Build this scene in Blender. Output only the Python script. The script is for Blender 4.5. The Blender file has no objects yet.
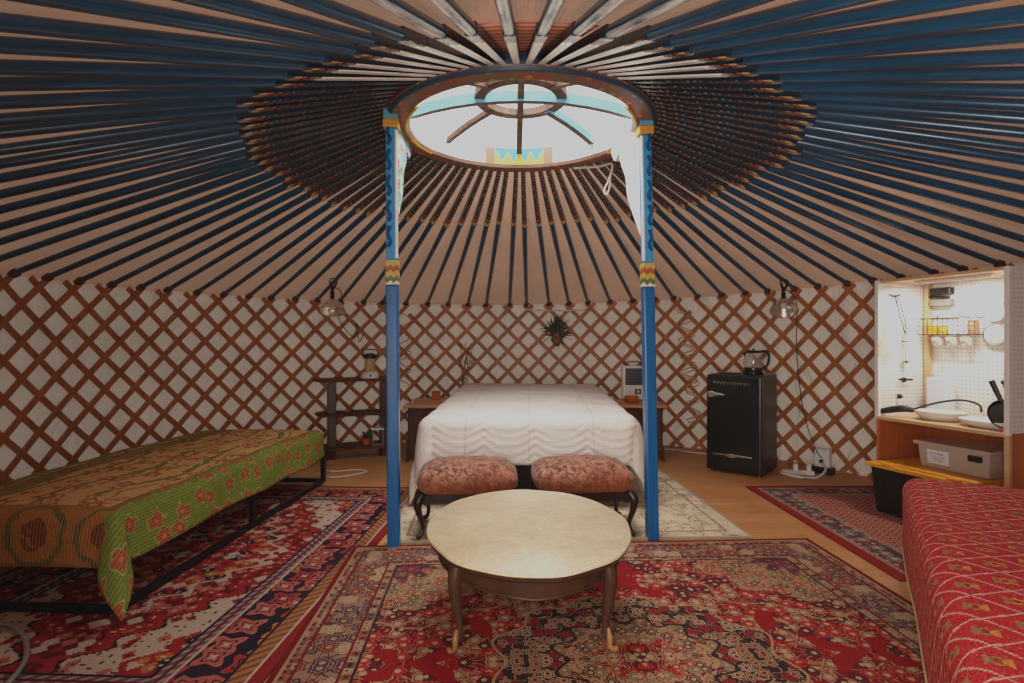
import bpy, bmesh, math, random
from mathutils import Vector, Matrix
PI = math.pi
random.seed(7)
SC = bpy.context.scene
COL = SC.collection

# ------------------------------------------------------------------ node DSL
def lin(c):
    if isinstance(c, str):
        c = tuple(int(c[i:i+2], 16) for i in (0, 2, 4))
    out = []
    for v in c[:3]:
        v = v/255.0
        out.append(v/12.92 if v <= 0.04045 else ((v+0.055)/1.055)**2.4)
    return (out[0], out[1], out[2], 1.0)

class E:
    def __init__(s, g, sock): s.g = g; s.s = sock
    def __add__(a, b): return a.g.m('ADD', a, b)
    def __radd__(a, b): return a.g.m('ADD', b, a)
    def __sub__(a, b): return a.g.m('SUBTRACT', a, b)
    def __rsub__(a, b): return a.g.m('SUBTRACT', b, a)
    def __mul__(a, b): return a.g.m('MULTIPLY', a, b)
    def __rmul__(a, b): return a.g.m('MULTIPLY', b, a)
    def __truediv__(a, b): return a.g.m('DIVIDE', a, b)
    def __neg__(a): return a.g.m('MULTIPLY', a, -1.0)
    def __gt__(a, b): return a.g.m('GREATER_THAN', a, b)
    def __lt__(a, b): return a.g.m('LESS_THAN', a, b)

class G:
    """small expression builder on top of a material's node tree"""
    def __init__(s, name):
        s.mat = bpy.data.materials.new(name); s.mat.use_nodes = True
        s.nt = s.mat.node_tree; s.nt.nodes.clear()
        s.out = s.nt.nodes.new('ShaderNodeOutputMaterial')
    def n(s, t): return s.nt.nodes.new('ShaderNode'+t)
    def put(s, sock, v):
        if isinstance(v, E): s.nt.links.new(v.s, sock)
        elif v is None: pass
        else:
            if sock.type == 'RGBA' and isinstance(v, (str,)): v = lin(v)
            if sock.type == 'RGBA' and isinstance(v, tuple) and max(v) > 1.01: v = lin(v)
            sock.default_value = v
    def m(s, op, a, b=None, c=None):
        n = s.n('Math'); n.operation = op
        s.put(n.inputs[0], a)
        if b is not None: s.put(n.inputs[1], b)
        if c is not None: s.put(n.inputs[2], c)
        return E(s, n.outputs[0])
    def coord(s, kind='Object'):
        n = s.n('TexCoord'); return E(s, n.outputs[kind])
    def sep(s, v):
        n = s.n('SeparateXYZ'); s.put(n.inputs[0], v)
        return [E(s, o) for o in n.outputs]
    def vec(s, x, y, z=0.0):
        n = s.n('CombineXYZ')
        for i, v in enumerate((x, y, z)): s.put(n.inputs[i], v)
        return E(s, n.outputs[0])
    def abs(s, a): return s.m('ABSOLUTE', a)
    def min(s, a, b): return s.m('MINIMUM', a, b)
    def max(s, a, b): return s.m('MAXIMUM', a, b)
    def sin(s, a): return s.m('SINE', a)
    def cos(s, a): return s.m('COSINE', a)
    def sqrt(s, a): return s.m('SQRT', a)
    def fract(s, a): return s.m('FRACT', a)
    def floor(s, a): return s.m('FLOOR', a)
    def atan2(s, a, b): return s.m('ARCTAN2', a, b)
    def pp(s, a, b): return s.m('PINGPONG', a, b)
    def ramp(s, a, lo, hi, x=0.0, y=1.0):
        n = s.n('MapRange'); n.clamp = True
        for i, v in enumerate((a, lo, hi, x, y)): s.put(n.inputs[i], v)
        return E(s, n.outputs[0])
    def band(s, a, lo, hi):
        return s.m('MULTIPLY', s.m('GREATER_THAN', a, lo), s.m('LESS_THAN', a, hi))
    def mix(s, f, a, b, mode='MIX'):
        n = s.n('Mix'); n.data_type = 'RGBA'; n.blend_type = mode
        s.put(n.inputs[0], f); s.put(n.inputs[6], a); s.put(n.inputs[7], b)
        return E(s, n.outputs[2])
    def noise(s, v, scale=5.0, detail=2.0, rough=0.5, dist=0.0, color=False):
        n = s.n('TexNoise'); s.put(n.inputs['Vector'], v)
        s.put(n.inputs['Scale'], scale); n.inputs['Detail'].default_value = detail
        n.inputs['Roughness'].default_value = rough; n.inputs['Distortion'].default_value = dist
        return E(s, n.outputs[1 if color else 0])
    def voro(s, v, rand=1.0, metric='EUCLIDEAN', feature='F1'):
        n = s.n('TexVoronoi'); n.voronoi_dimensions = '2D'; n.distance = metric; n.feature = feature
        s.put(n.inputs['Vector'], v); n.inputs['Scale'].default_value = 1.0
        n.inputs['Randomness'].default_value = rand
        return E(s, n.outputs['Distance']), E(s, n.outputs['Color']), E(s, n.outputs['Position'])
    def rosette(s, x, y, rand=0.7, pet=6.0, amp=0.25):
        """x, y already scaled so that one cell is one unit -> petal distance, random"""
        d, c, p = s.voro(s.vec(x, y), rand)
        px, py, _ = s.sep(p)
        a = s.atan2(y-py, x-px)
        r, gg, _ = s.sep(c)
        return d*(1.0 + amp*s.cos(a*pet)), r, gg
    def bump(s, h, strength=0.3, dist=0.01):
        n = s.n('Bump'); s.put(n.inputs['Height'], h)
        n.inputs['Strength'].default_value = strength; n.inputs['Distance'].default_value = dist
        return E(s, n.outputs[0])
    def principled(s, color, rough=0.6, metal=0.0, normal=None, spec=0.5, **kw):
        n = s.n('BsdfPrincipled')
        s.put(n.inputs['Base Color'], color); s.put(n.inputs['Roughness'], rough)
        s.put(n.inputs['Metallic'], metal); s.put(n.inputs['Specular IOR Level'], spec)
        if normal is not None: s.put(n.inputs['Normal'], normal)
        for k, v in kw.items(): s.put(n.inputs[k.replace('_', ' ')], v)
        s.nt.links.new(n.outputs[0], s.out.inputs[0])
        s.bsdf = n
        return s.mat

def simple(name, color, rough=0.6, metal=0.0, var=0.12, scale=8.0, bump=0.0, spec=0.4, stretch=(1, 1, 1), **kw):
    """plain coloured surface with a little procedural unevenness"""
    g = G(name); co = g.coord()
    x, y, z = g.sep(co)
    v = g.vec(x*stretch[0], y*stretch[1], z*stretch[2])
    n = g.noise(v, scale, 4.0, 0.6)
    c = lin(color)
    dark = tuple(k*(1-var*2) for k in c[:3])+(1.0,)
    lite = tuple(min(1, k*(1+var*1.4)) for k in c[:3])+(1.0,)
    col = g.mix(g.ramp(n, 0.3, 0.7), dark, lite)
    nr = g.bump(n, bump, 0.004) if bump else None
    return g.principled(col, rough, metal, nr, spec, **kw)

def wood(name, color, axis='x', rough=0.45, scale=1.0, contrast=0.5, spec=0.4):
    g = G(name); x, y, z = g.sep(g.coord())
    st = {'x': (2, 26, 26), 'y': (26, 2, 26), 'z': (26, 26, 2)}[axis]
    n = g.noise(g.vec(x*st[0]*scale, y*st[1]*scale, z*st[2]*scale), 1.0, 4.0, 0.65, 0.6)
    n2 = g.noise(g.vec(x, y, z), 2.5, 2.0)
    c = lin(color)
    a = tuple(k*(1-contrast) for k in c[:3])+(1.0,); b = tuple(min(1, k*(1+contrast*0.6)) for k in c[:3])+(1.0,)
    col = g.mix(g.ramp(n*0.7+n2*0.3, 0.32, 0.68), a, b)
    return g.principled(col, rough, 0.0, g.bump(n, 0.12, 0.003), spec)

# ------------------------------------------------------------------ mesh builder
class MB:
    def __init__(s): s.v = []; s.f = []; s.mi = []; s.uv = {}
    def add(s, verts, faces, mi=0):
        o = len(s.v); s.v += [tuple(v) for v in verts]
        for f in faces: s.f.append(tuple(i+o for i in f)); s.mi.append(mi)
        return s
    def box(s, c, d, M=None, mi=0, taper=None):
        hx, hy, hz = d[0]/2, d[1]/2, d[2]/2
        vs = []
        for sz in (-1, 1):
            k = 1.0 if (taper is None or sz < 0) else taper
            for sx, sy in ((-1, -1), (1, -1), (1, 1), (-1, 1)):
                vs.append(Vector((sx*hx*k, sy*hy*k, sz*hz)))
        if M is not None: vs = [M @ v for v in vs]
        vs = [v+Vector(c) for v in vs]
        return s.add(vs, [(3, 2, 1, 0), (4, 5, 6, 7), (0, 1, 5, 4), (1, 2, 6, 5), (2, 3, 7, 6), (3, 0, 4, 7)], mi)
    def bar(s, a, b, w, h, up=(0, 0, 1), mi=0, w2=None, h2=None):
        a = Vector(a); b = Vector(b); t = (b-a).normalized(); u = Vector(up)
        sd = t.cross(u).normalized(); u = sd.cross(t).normalized()
        w2 = w if w2 is None else w2; h2 = h if h2 is None else h2
        vs = []
        for p, ww, hh in ((a, w, h), (b, w2, h2)):
            for k, l in ((-1, -1), (1, -1), (1, 1), (-1, 1)): vs.append(p+sd*(k*ww/2)+u*(l*hh/2))
        return s.add(vs, [(3, 2, 1, 0), (4, 5, 6, 7), (0, 1, 5, 4), (1, 2, 6, 5), (2, 3, 7, 6), (3, 0, 4, 7)], mi)
    def tube(s, pts, r, n=10, mi=0, cap=True, closed=False, squash=1.0):
        pts = [Vector(p) for p in pts]; m = len(pts)
        rs = r if isinstance(r, (list, tuple)) else [r]*m
        ring = []; up = None
        for i in range(m):
            if closed: t = (pts[(i+1) % m]-pts[i-1]).normalized()
            else: t = (pts[min(i+1, m-1)]-pts[max(i-1, 0)]).normalized()
            if up is None:
                up = Vector((0, 0, 1)) if abs(t.z) < 0.9 else Vector((1, 0, 0))
            sd = t.cross(up)
            if sd.length < 1e-6: sd = t.cross(Vector((0, 1, 0)))
            sd.normalize(); up = sd.cross(t).normalized()
            ring.append([pts[i]+(sd*math.cos(2*PI*k/n)+up*math.sin(2*PI*k/n)*squash)*rs[i] for k in range(n)])
        vs = [v for rg in ring for v in rg]; fs = []
        for i in range(m if closed else m-1):
            j = (i+1) % m
            for k in range(n): fs.append((i*n+k, i*n+(k+1) % n, j*n+(k+1) % n, j*n+k))
        if cap and not closed:
            fs.append(tuple(range(n-1, -1, -1))); fs.append(tuple((m-1)*n+k for k in range(n)))
        return s.add(vs, fs, mi)
    def lathe(s, prof, n=32, c=(0, 0, 0), sx=1.0, sy=1.0, mi=0, M=None, wob=None):
        vs = []; fs = []; m = len(prof)
        for (r, z) in prof:
            for k in range(n):
                a = 2*PI*k/n; q = r*(1.0 if wob is None else wob(a))
                p = Vector((q*math.cos(a)*sx, q*math.sin(a)*sy, z))
                if M is not None: p = M @ p
                vs.append(p+Vector(c))
        for i in range(m-1):
            for k in range(n): fs.append((i*n+k, i*n+(k+1) % n, (i+1)*n+(k+1) % n, (i+1)*n+k))
        if prof[0][0] > 1e-5: fs.append(tuple(range(n-1, -1, -1)))
        if prof[-1][0] > 1e-5: fs.append(tuple((m-1)*n+k for k in range(n)))
        return s.add(vs, fs, mi)
    def prism(s, poly, z0, z1, mi=0, M=None):
        n = len(poly); vs = [Vector((p[0], p[1], z0)) for p in poly]+[Vector((p[0], p[1], z1)) for p in poly]
        if M is not None: vs = [M @ v for v in vs]
        fs = [tuple(range(n-1, -1, -1)), tuple(range(n, 2*n))]
        for k in range(n): fs.append((k, (k+1) % n, n+(k+1) % n, n+k))
        return s.add(vs, fs, mi)
    def grid(s, fn, nu, nv, mi=0, uvf=None):
        o = len(s.v); vs = []; fs = []
        for j in range(nv+1):
            for i in range(nu+1):
                p = fn(i/nu, j/nv); vs.append(p)
                if uvf: s.uv[o+j*(nu+1)+i] = uvf(i/nu, j/nv)
        for j in range(nv):
            for i in range(nu):
                a = j*(nu+1)+i; fs.append((a, a+1, a+nu+2, a+nu+1))
        return s.add(vs, fs, mi)
    def build(s, name, mats, parent=None, smooth=False, bevel=0.0, solid=0.0, loc=None, weld=False, segs=2):
        me = bpy.data.meshes.new(name); me.from_pydata(s.v, [], s.f)
        if not isinstance(mats, (list, tuple)): mats = [mats]
        for m in mats: me.materials.append(m)
        for p, k in zip(me.polygons, s.mi): p.material_index = k; p.use_smooth = smooth
        if s.uv:
            ul = me.uv_layers.new(name='UVMap')
            for l in me.loops: ul.data[l.index].uv = s.uv.get(l.vertex_index, (0, 0))
        bm = bmesh.new(); bm.from_mesh(me)
        bmesh.ops.remove_doubles(bm, verts=bm.verts, dist=1e-5)
        if not s.uv: bmesh.ops.recalc_face_normals(bm, faces=bm.faces)
        bm.to_mesh(me); bm.free()
        me.update()
        o = bpy.data.objects.new(name, me); COL.objects.link(o)
        if parent is not None: o.parent = parent
        if loc is not None: o.location = loc
        if solid:
            md = o.modifiers.new('thick', 'SOLIDIFY'); md.thickness = solid; md.offset = -1
        if bevel:
            md = o.modifiers.new('edge', 'BEVEL'); md.width = bevel; md.segments = segs; md.limit_method = 'ANGLE'
            md.angle_limit = math.radians(40)
        if smooth and bevel == 0.0:
            try: me.set_sharp_from_angle(angle=math.radians(50))
            except Exception: pass
        return o

def tag(o, label=None, cat=None, group=None, kind=None):
    if label: o['label'] = label
    if cat: o['category'] = cat
    if group: o['group'] = group
    if kind: o['kind'] = kind
    return o
def thing(name, label, cat, loc=(0, 0, 0), rz=0.0, group=None):
    o = bpy.data.objects.new(name, None); COL.objects.link(o)
    o.empty_display_size = 0.1
    o.location = loc; o.rotation_euler = (0, 0, rz)
    return tag(o, label, cat, group)
def curve_pts(P, n=8):
    """Catmull-Rom through control points"""
    P = [Vector(p) for p in P]; out = []
    for i in range(len(P)-1):
        p0 = P[max(i-1, 0)]; p1 = P[i]; p2 = P[i+1]; p3 = P[min(i+2, len(P)-1)]
        for k in range(n):
            t = k/n
            out.append(0.5*((2*p1)+(p2-p0)*t+(2*p0-5*p1+4*p2-p3)*t*t+(3*p1-p0-3*p2+p3)*t**3))
    out.append(P[-1]); return out
def lerp_list(R, n=8):
    out = []
    for i in range(len(R)-1):
        for k in range(n): out.append(R[i]+(R[i+1]-R[i])*k/n)
    out.append(R[-1]); return out
RX = lambda a: Matrix.Rotation(a, 4, 'X')
RY = lambda a: Matrix.Rotation(a, 4, 'Y')
RZ = lambda a: Matrix.Rotation(a, 4, 'Z')
# ------------------------------------------------------------------ materials
def canvas(name, color, transl, wr=0.5, stain=0.15):
    g = G(name); co = g.coord(); x, y, z = g.sep(co)
    a = g.atan2(y, x)
    n = g.noise(g.vec(a*6.0, z*1.2, 0.0), 1.6, 3.0, 0.55, 0.8)
    n2 = g.noise(co, 1.3, 3.0, 0.6)
    n3 = g.noise(co, 260.0, 1.0)
    c = lin(color)
    lo = tuple(k*(1-stain*1.6) for k in c[:3])+(1.0,)
    col = g.mix(g.ramp(n2, 0.3, 0.7), lo, c)
    nr = g.bump(n*1.0+n3*0.01, wr, 0.13)
    d = g.n('BsdfDiffuse'); t = g.n('BsdfTranslucent')
    g.put(d.inputs[0], col); g.put(t.inputs[0], col)
    g.put(d.inputs['Normal'], nr); g.put(t.inputs['Normal'], nr)
    mx = g.n('MixShader'); mx.inputs[0].default_value = transl
    g.nt.links.new(d.outputs[0], mx.inputs[1]); g.nt.links.new(t.outputs[0], mx.inputs[2])
    g.nt.links.new(mx.outputs[0], g.out.inputs[0])
    return g.mat

M = {}
M['wall_canvas'] = canvas('wall_canvas', (218, 204, 190), 0.14, 1.0, 0.08)
M['roof_canvas'] = canvas('roof_canvas', (212, 172, 146), 0.15, 0.6, 0.10)
M['lattice'] = wood('lattice_wood', (174, 104, 60), 'z', 0.5, 0.6, 0.35)
M['lashing'] = simple('dark_red_lashing', (96, 50, 34), 0.8, 0, 0.25, 40)
M['lattice_tie'] = simple('rawhide_tie', (190, 150, 100), 0.7)
M['floor'] = None
def floor_mat():
    g = G('plywood_floor'); co = g.coord(); x, y, z = g.sep(co)
    n = g.noise(g.vec(x*2.0, y*18.0, z), 1.2, 4.0, 0.6, 1.5)
    n2 = g.noise(co, 3.0, 3.0)
    col = g.mix(g.ramp(n*0.6+n2*0.4, 0.3, 0.7), (158, 98, 54), (200, 140, 86))
    ex = g.min(g.abs(g.fract(y/0.61+0.35)-0.5), g.abs(g.fract(x/1.22+0.2)-0.5)*2.0)
    col = g.mix(g.m('LESS_THAN', ex, 0.003)*0.5, col, (90, 56, 34))
    return g.principled(col, 0.5, 0.0, g.bump(n, 0.1, 0.003), 0.35)
M['floor'] = floor_mat()
M['pole_blue'] = simple('blue_pole_paint', (19, 62, 90), 0.27, 0, 0.25, 6.0, 0.05, 0.6, (0.6, 8, 8))
M['post_blue'] = simple('blue_post_paint', (8, 86, 142), 0.28, 0, 0.12, 6.0, 0.05, 0.6, (6, 6, 0.5))
M['post_light'] = simple('bright_blue_paint', (60, 150, 205), 0.25, 0, 0.12, 6.0, 0, 0.6, (6, 6, 0.5))
M['post_relief'] = simple('carved_relief_paint', (18, 70, 120), 0.6, 0, 0.1, 6, 0, 0.2)
M['sky_blue'] = simple('sky_blue_paint', (104, 160, 186), 0.3, 0, 0.1)
M['gold_paint'] = simple('gold_paint', (205, 150, 50), 0.35, 0, 0.15)
M['white_paint'] = simple('white_paint', (215, 212, 205), 0.4, 0, 0.05)
M['spoke_brown'] = simple('painted_brown_spoke', (95, 70, 55), 0.5, 0, 0.3, 30.0)
def pole_painted(name, ground, bright):
    g = G(name); x, y, z = g.sep(g.coord()); nx, ny, nz = g.sep(g.coord('Normal'))
    u = x*28.0
    yy = g.abs(y)
    d, r, q = g.rosette(x*30.0, y*30.0, 0.4, 5.0, 0.3)
    pal = g.mix(g.m('GREATER_THAN', r, 0.6), (136, 58, 36), (120, 104, 60))
    pal = g.mix(g.m('GREATER_THAN', q, 0.66), pal, (34, 80, 96))
    col = g.mix(g.m('LESS_THAN', d, 0.27), ground, pal)
    col = g.mix(g.m('LESS_THAN', d, 0.10), col, (170, 140, 100))
    # pointed orange tip at the outer end, x runs towards the crown
    tx = x - yy*1.6
    tip = g.m('LESS_THAN', tx, 0.10)
    b = g.fract(tx*26.0)
    tc = g.mix(g.m('GREATER_THAN', b, 0.5), (150, 84, 46), (42, 30, 28))
    tc = g.mix(g.m('LESS_THAN', tx, 0.035), tc, (190, 150, 100))
    col = g.mix(tip, col, tc)
    blue = lin((22, 62, 92))
    col = g.mix(g.m('LESS_THAN', tx, 0.0), col, blue)
    col = g.mix(g.band(x, 0.76, 0.80), col, (120, 34, 30))
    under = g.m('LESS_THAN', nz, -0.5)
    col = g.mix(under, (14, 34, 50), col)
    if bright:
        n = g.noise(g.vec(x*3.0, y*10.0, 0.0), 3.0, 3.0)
        w = g.ramp(n, 0.15, 0.4)*under*g.m('GREATER_THAN', tx, 0.13)  # glossy sheen on the near undersides, put in as white colour
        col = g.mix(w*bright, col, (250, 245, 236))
    return g.principled(col, 0.26, 0, None, 0.7)
M['pole_paint'] = pole_painted('pole_ornament', (26, 30, 36), 0.0)
M['pole_paint_sheen'] = pole_painted('pole_ornament_sheen', (140, 134, 126), 1.0)
def sheen_shaft():
    g = G('blue_pole_paint_sheen_under'); co = g.coord(); x, y, z = g.sep(co); nx, ny, nz = g.sep(g.coord('Normal'))
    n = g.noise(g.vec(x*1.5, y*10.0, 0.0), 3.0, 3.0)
    col = g.mix(g.ramp(nz, -0.45, -0.8)*g.ramp(n, 0.3, 0.55), (20, 58, 80), (215, 215, 210))  # bright reflection under the shaft painted into its colour
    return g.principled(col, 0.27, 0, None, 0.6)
M['pole_blue_sheen'] = sheen_shaft()

def ring_mats():
    g = G('crown_ornament'); co = g.coord(); x, y, z = g.sep(co)
    a = g.atan2(y, x); r = g.sqrt(x*x+y*y)
    d, c1, c2 = g.rosette(a*0.7*11.0, r*11.0, 0.5, 6.0, 0.3)
    col = g.mix(g.m('LESS_THAN', d, 0.42), (116, 90, 70), g.mix(g.m('GREATER_THAN', c1, 0.5), (160, 60, 42), (110, 84, 60)))
    col = g.mix(g.m('LESS_THAN', d, 0.16), col, (180, 135, 70))
    col = g.mix(g.m('LESS_THAN', g.abs(r-0.745), 0.012), col, (40, 60, 80))
    col = g.mix(g.m('LESS_THAN', g.abs(r-0.645), 0.012), col, (150, 120, 80))
    m1 = g.principled(col, 0.45, 0, None, 0.4)
    g = G('crown_inner_ornament'); x, y, z = g.sep(g.coord()); a = g.atan2(y, x)
    u = g.fract(a*8.0/ (2*PI)*2.0); v = (z-2.30)/0.15
    zig = g.abs(g.fract(a*26.0/PI)-0.5)*2.0
    k = v*1.0 - 0.25 - zig*0.5
    col = g.mix(g.m('GREATER_THAN', k, 0.0), (206, 160, 60), (60, 160, 180))
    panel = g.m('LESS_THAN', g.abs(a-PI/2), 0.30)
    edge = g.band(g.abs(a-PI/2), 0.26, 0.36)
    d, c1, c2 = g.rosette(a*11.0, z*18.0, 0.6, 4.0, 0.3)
    col2 = g.mix(g.m('LESS_THAN', d, 0.4), (218, 212, 200), g.mix(g.m('GREATER_THAN', c1, 0.6), (176, 196, 184), (204, 186, 172)))  # side panels paled so the sky's bloom sits in their colours
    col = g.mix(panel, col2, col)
    col = g.mix(edge, col, (190, 86, 66))
    col = g.mix(g.m('LESS_THAN', v, 0.16), col, (90, 60, 45))
    col = g.mix(g.m('GREATER_THAN', v, 0.90), col, (190, 198, 200))
    m2 = g.principled(col, 0.4, 0, None, 0.4)
    return m1, m2
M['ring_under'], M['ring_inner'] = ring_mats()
M['ring_outer'] = simple('crown_outer_paint', (20, 45, 70), 0.4, 0, 0.2)
def chevron_mat():
    g = G('chevron_band'); x, y, z = g.sep(g.coord())
    zz = z + g.abs(g.fract(x*30.0+y*30.0)-0.5)*0.03
    b = g.floor((zz-1.395)/0.028)
    col = g.mix(g.m('GREATER_THAN', b, 0.5), (205, 198, 184), (84, 96, 48))
    col = g.mix(g.m('GREATER_THAN', b, 1.5), col, (184, 152, 66))
    col = g.mix(g.m('GREATER_THAN', b, 2.5), col, (156, 66, 46))
    col = g.mix(g.m('GREATER_THAN', b, 3.5), col, (184, 152, 66))
    return g.principled(col, 0.4)
M['chevron'] = chevron_mat()
def bracket_mat():
    g = G('bracket_ornament'); co = g.coord(); x, y, z = g.sep(co)
    d, c1, c2 = g.rosette(y*17.0, z*17.0, 0.8, 5.0, 0.35)
    pal = g.mix(g.m('GREATER_THAN', c1, 0.5), (70, 160, 175), (190, 95, 90))
    pal = g.mix(g.m('GREATER_THAN', c2, 0.6), pal, (120, 165, 120))
    col = g.mix(g.m('LESS_THAN', d, 0.42), (205, 210, 210), pal)
    return g.principled(col, 0.35)
M['bracket'] = bracket_mat()
M['bracket_glare'] = simple('glare_white_bracket', (222, 220, 214), 0.4, 0, 0.05)  # blown-out daylight put into the colour, ornament left off
M['cord_white'] = simple('white_cord', (205, 195, 180), 0.8)
M['cord_black'] = simple('black_cord', (25, 24, 24), 0.5)
M['cord_grey'] = simple('grey_cord', (130, 122, 112), 0.5)
M['black_metal'] = simple('black_metal', (22, 20, 20), 0.45, 0.3)
M['black_plastic'] = simple('black_plastic', (24, 23, 23), 0.4)
M['fridge_black'] = simple('fridge_enamel', (20, 19, 19), 0.3, 0, 0.1, 5, 0, 0.5)
M['chrome'] = simple('chrome', (200, 198, 195), 0.18, 1.0, 0.03)
M['alu'] = simple('polished_aluminium', (225, 214, 202), 0.2, 0.9, 0.05, spec=0.8)
M['steel_dark'] = simple('dark_steel', (70, 66, 62), 0.3, 0.9)
M['walnut'] = wood('dark_walnut', (74, 40, 24), 'z', 0.4, 0.8)
M['walnut_x'] = wood('dark_walnut_boards', (84, 48, 30), 'x', 0.45, 0.8)
M['table_wood'] = wood('polished_table_wood', (60, 36, 23), 'z', 0.45, 0.8, 0.4, 0.2)
M['old_gilt'] = simple('worn_gilt', (132, 86, 48), 0.5, 0, 0.25)
M['ebony'] = wood('ebonised_wood', (40, 24, 18), 'z', 0.35, 0.8)
M['oak_top'] = wood('oak_top', (206, 138, 86), 'x', 0.4, 0.8)
M['shelf_wood'] = wood('shelf_stained_wood', (88, 48, 28), 'x', 0.6, 0.8, 0.4, 0.15)
M['cab_wood'] = wood('cabinet_red_wood', (184, 96, 48), 'z', 0.45, 0.6, 0.3)
M['birch'] = wood('birch_shelf', (205, 165, 120), 'y', 0.4, 0.5, 0.2)
M['white_board'] = simple('white_melamine', (226, 220, 212), 0.4, 0, 0.03)
def pegboard(name, ax, color):
    g = G(name); x, y, z = g.sep(g.coord())
    h = x if ax == 'x' else y
    fx = g.fract(h/0.0254)-0.5; fz = g.fract(z/0.0254)-0.5
    r = g.sqrt(fx*fx+fz*fz)
    col = g.mix(g.m('LESS_THAN', r, 0.15), color, (140, 128, 118))
    return g.principled(col, 0.45, 0, None, 0.4)
M['peg_x'] = pegboard('pegboard_side', 'x', (226, 220, 212))
M['peg_y'] = pegboard('pegboard_back', 'y', (228, 222, 214))
M['glass'] = None
def glass_mat(name, tint, trans=0.8, rough=0.05):
    g = G(name)
    gl = g.n('BsdfGlossy'); gl.inputs['Roughness'].default_value = rough
    tr = g.n('BsdfTransparent'); g.put(tr.inputs[0], tint)
    df = g.n('BsdfDiffuse'); g.put(df.inputs[0], tint)
    lw = g.n('LayerWeight'); lw.inputs[0].default_value = 0.5
    fz = E(g, lw.outputs['Facing']); fz = fz*fz*fz*0.5+0.03
    m1 = g.n('MixShader'); m1.inputs[0].default_value = trans
    g.nt.links.new(df.outputs[0], m1.inputs[1]); g.nt.links.new(tr.outputs[0], m1.inputs[2])
    m2 = g.n('MixShader')
    n = g.noise(g.coord(), 6.0, 2.0)
    g.put(m2.inputs[0], fz+n*0.04)
    g.nt.links.new(m1.outputs[0], m2.inputs[1]); g.nt.links.new(gl.outputs[0], m2.inputs[2])
    g.nt.links.new(m2.outputs[0], g.out.inputs[0])
    return g.mat
M['glass'] = glass_mat('clear_glass', (242, 238, 232), 0.85)
M['bin_plastic'] = glass_mat('frosted_clear_plastic', (248, 230, 214), 0.6, 0.2)
M['lantern_glass'] = glass_mat('lantern_glass', (232, 205, 150), 0.6)
M['yellow_plastic'] = simple('yellow_plastic', (222, 150, 40), 0.4, 0, 0.06)
M['white_plastic'] = simple('white_plastic', (220, 214, 205), 0.4, 0, 0.03)
M['paper'] = simple('white_paper', (222, 224, 230), 0.7, 0, 0.02)
M['ink'] = simple('dark_ink', (70, 76, 110), 0.7)
M['orange_box'] = simple('orange_wood', (176, 84, 44), 0.5)
M['orange_cer'] = simple('orange_ceramic', (190, 92, 44), 0.4)
M['leaf_dark'] = simple('dry_dark_leaf', (62, 62, 44), 0.7, 0, 0.35, 20)
M['leaf_brown'] = simple('dry_brown_stalk', (136, 92, 62), 0.8, 0, 0.3, 20)
M['leaf_green'] = simple('green_leaf', (74, 92, 52), 0.6, 0, 0.3, 20)
M['bedframe'] = simple('bed_base_fabric', (30, 25, 24), 0.8)
M['mattress_white'] = simple('mattress_ticking', (205, 196, 184), 0.8)
M['amber'] = simple('amber_contents', (224, 150, 40), 0.4)
M['spice'] = simple('brown_contents', (170, 110, 80), 0.5)
M['red_plastic'] = simple('red_plastic', (200, 60, 45), 0.4)

def duvet_mat():
    g = G('white_duvet'); co = g.coord(); x, y, z = g.sep(co)
    n = g.noise(co, 3.5, 3.0, 0.5, 0.6); n2 = g.noise(co, 320.0, 1.0)
    n4 = g.noise(g.vec(x*1.4, y*7.0, z*7.0), 3.0, 3.0, 0.55, 0.5)
    # topstitched quilting channels
    st = g.min(g.abs(g.fract(x/0.42+0.5)-0.5)*0.42, g.abs(g.fract(y/0.60+0.2)-0.5)*0.60)
    seam = g.m('LESS_THAN', st, 0.006)
    col = g.mix(g.ramp(n, 0.3, 0.7), (204, 191, 180), (221, 209, 199))
    col = g.mix(seam*0.35, col, (170, 156, 142))
    return g.principled(col, 0.85, 0, g.bump(n*0.5+n4*0.7+n2*0.02-seam*0.15, 0.5, 0.016), 0.2, Sheen_Weight=0.1)
M['duvet'] = duvet_mat()
def velvet_mat():
    g = G('mottled_velvet'); co = g.coord(); x, y, z = g.sep(co)
    n = g.noise(co, 16.0, 4.0, 0.6, 1.6); n2 = g.noise(co, 44.0, 2.0, 0.6, 0.6); n3 = g.noise(g.vec(x*1.0, y, z*0.4), 3.2, 2.0)
    f = g.ramp(n*0.6+n2*0.4, 0.42, 0.57)
    col = g.mix(f, (72, 38, 27), (166, 110, 84))
    col = g.mix(g.ramp(n3, 0.45, 0.62)*0.4, col, (132, 66, 38))
    col = g.mix(g.ramp(z, 0.25, 0.36, 0.8, 0.0), col, (150, 76, 46))
    return g.principled(col, 0.75, 0, g.bump(n+n2*0.4, 0.8, 0.014), 0.3, Sheen_Weight=0.12, Sheen_Roughness=0.4)
M['velvet'] = velvet_mat()
def marble_mat():
    g = G('cream_marble'); co = g.coord(); x, y, z = g.sep(co)
    n = g.noise(g.vec(x*7.0, y*12.0, z), 1.5, 6.0, 0.7, 0.8); n2 = g.noise(co, 2.4, 3.0, 0.6, 0.5)
    v = g.abs(n-0.5)
    col = g.mix(g.ramp(n2, 0.35, 0.65), (200, 172, 140), (220, 195, 165))
    col = g.mix(g.ramp(v, 0.0, 0.05, 0.45, 0.0), col, (168, 140, 112))
    col = g.mix(g.ramp(n, 0.66, 0.74)*0.5, col, (172, 140, 108))
    return g.principled(col, 0.42, 0, None, 0.4)
M['marble'] = marble_mat()

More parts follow.
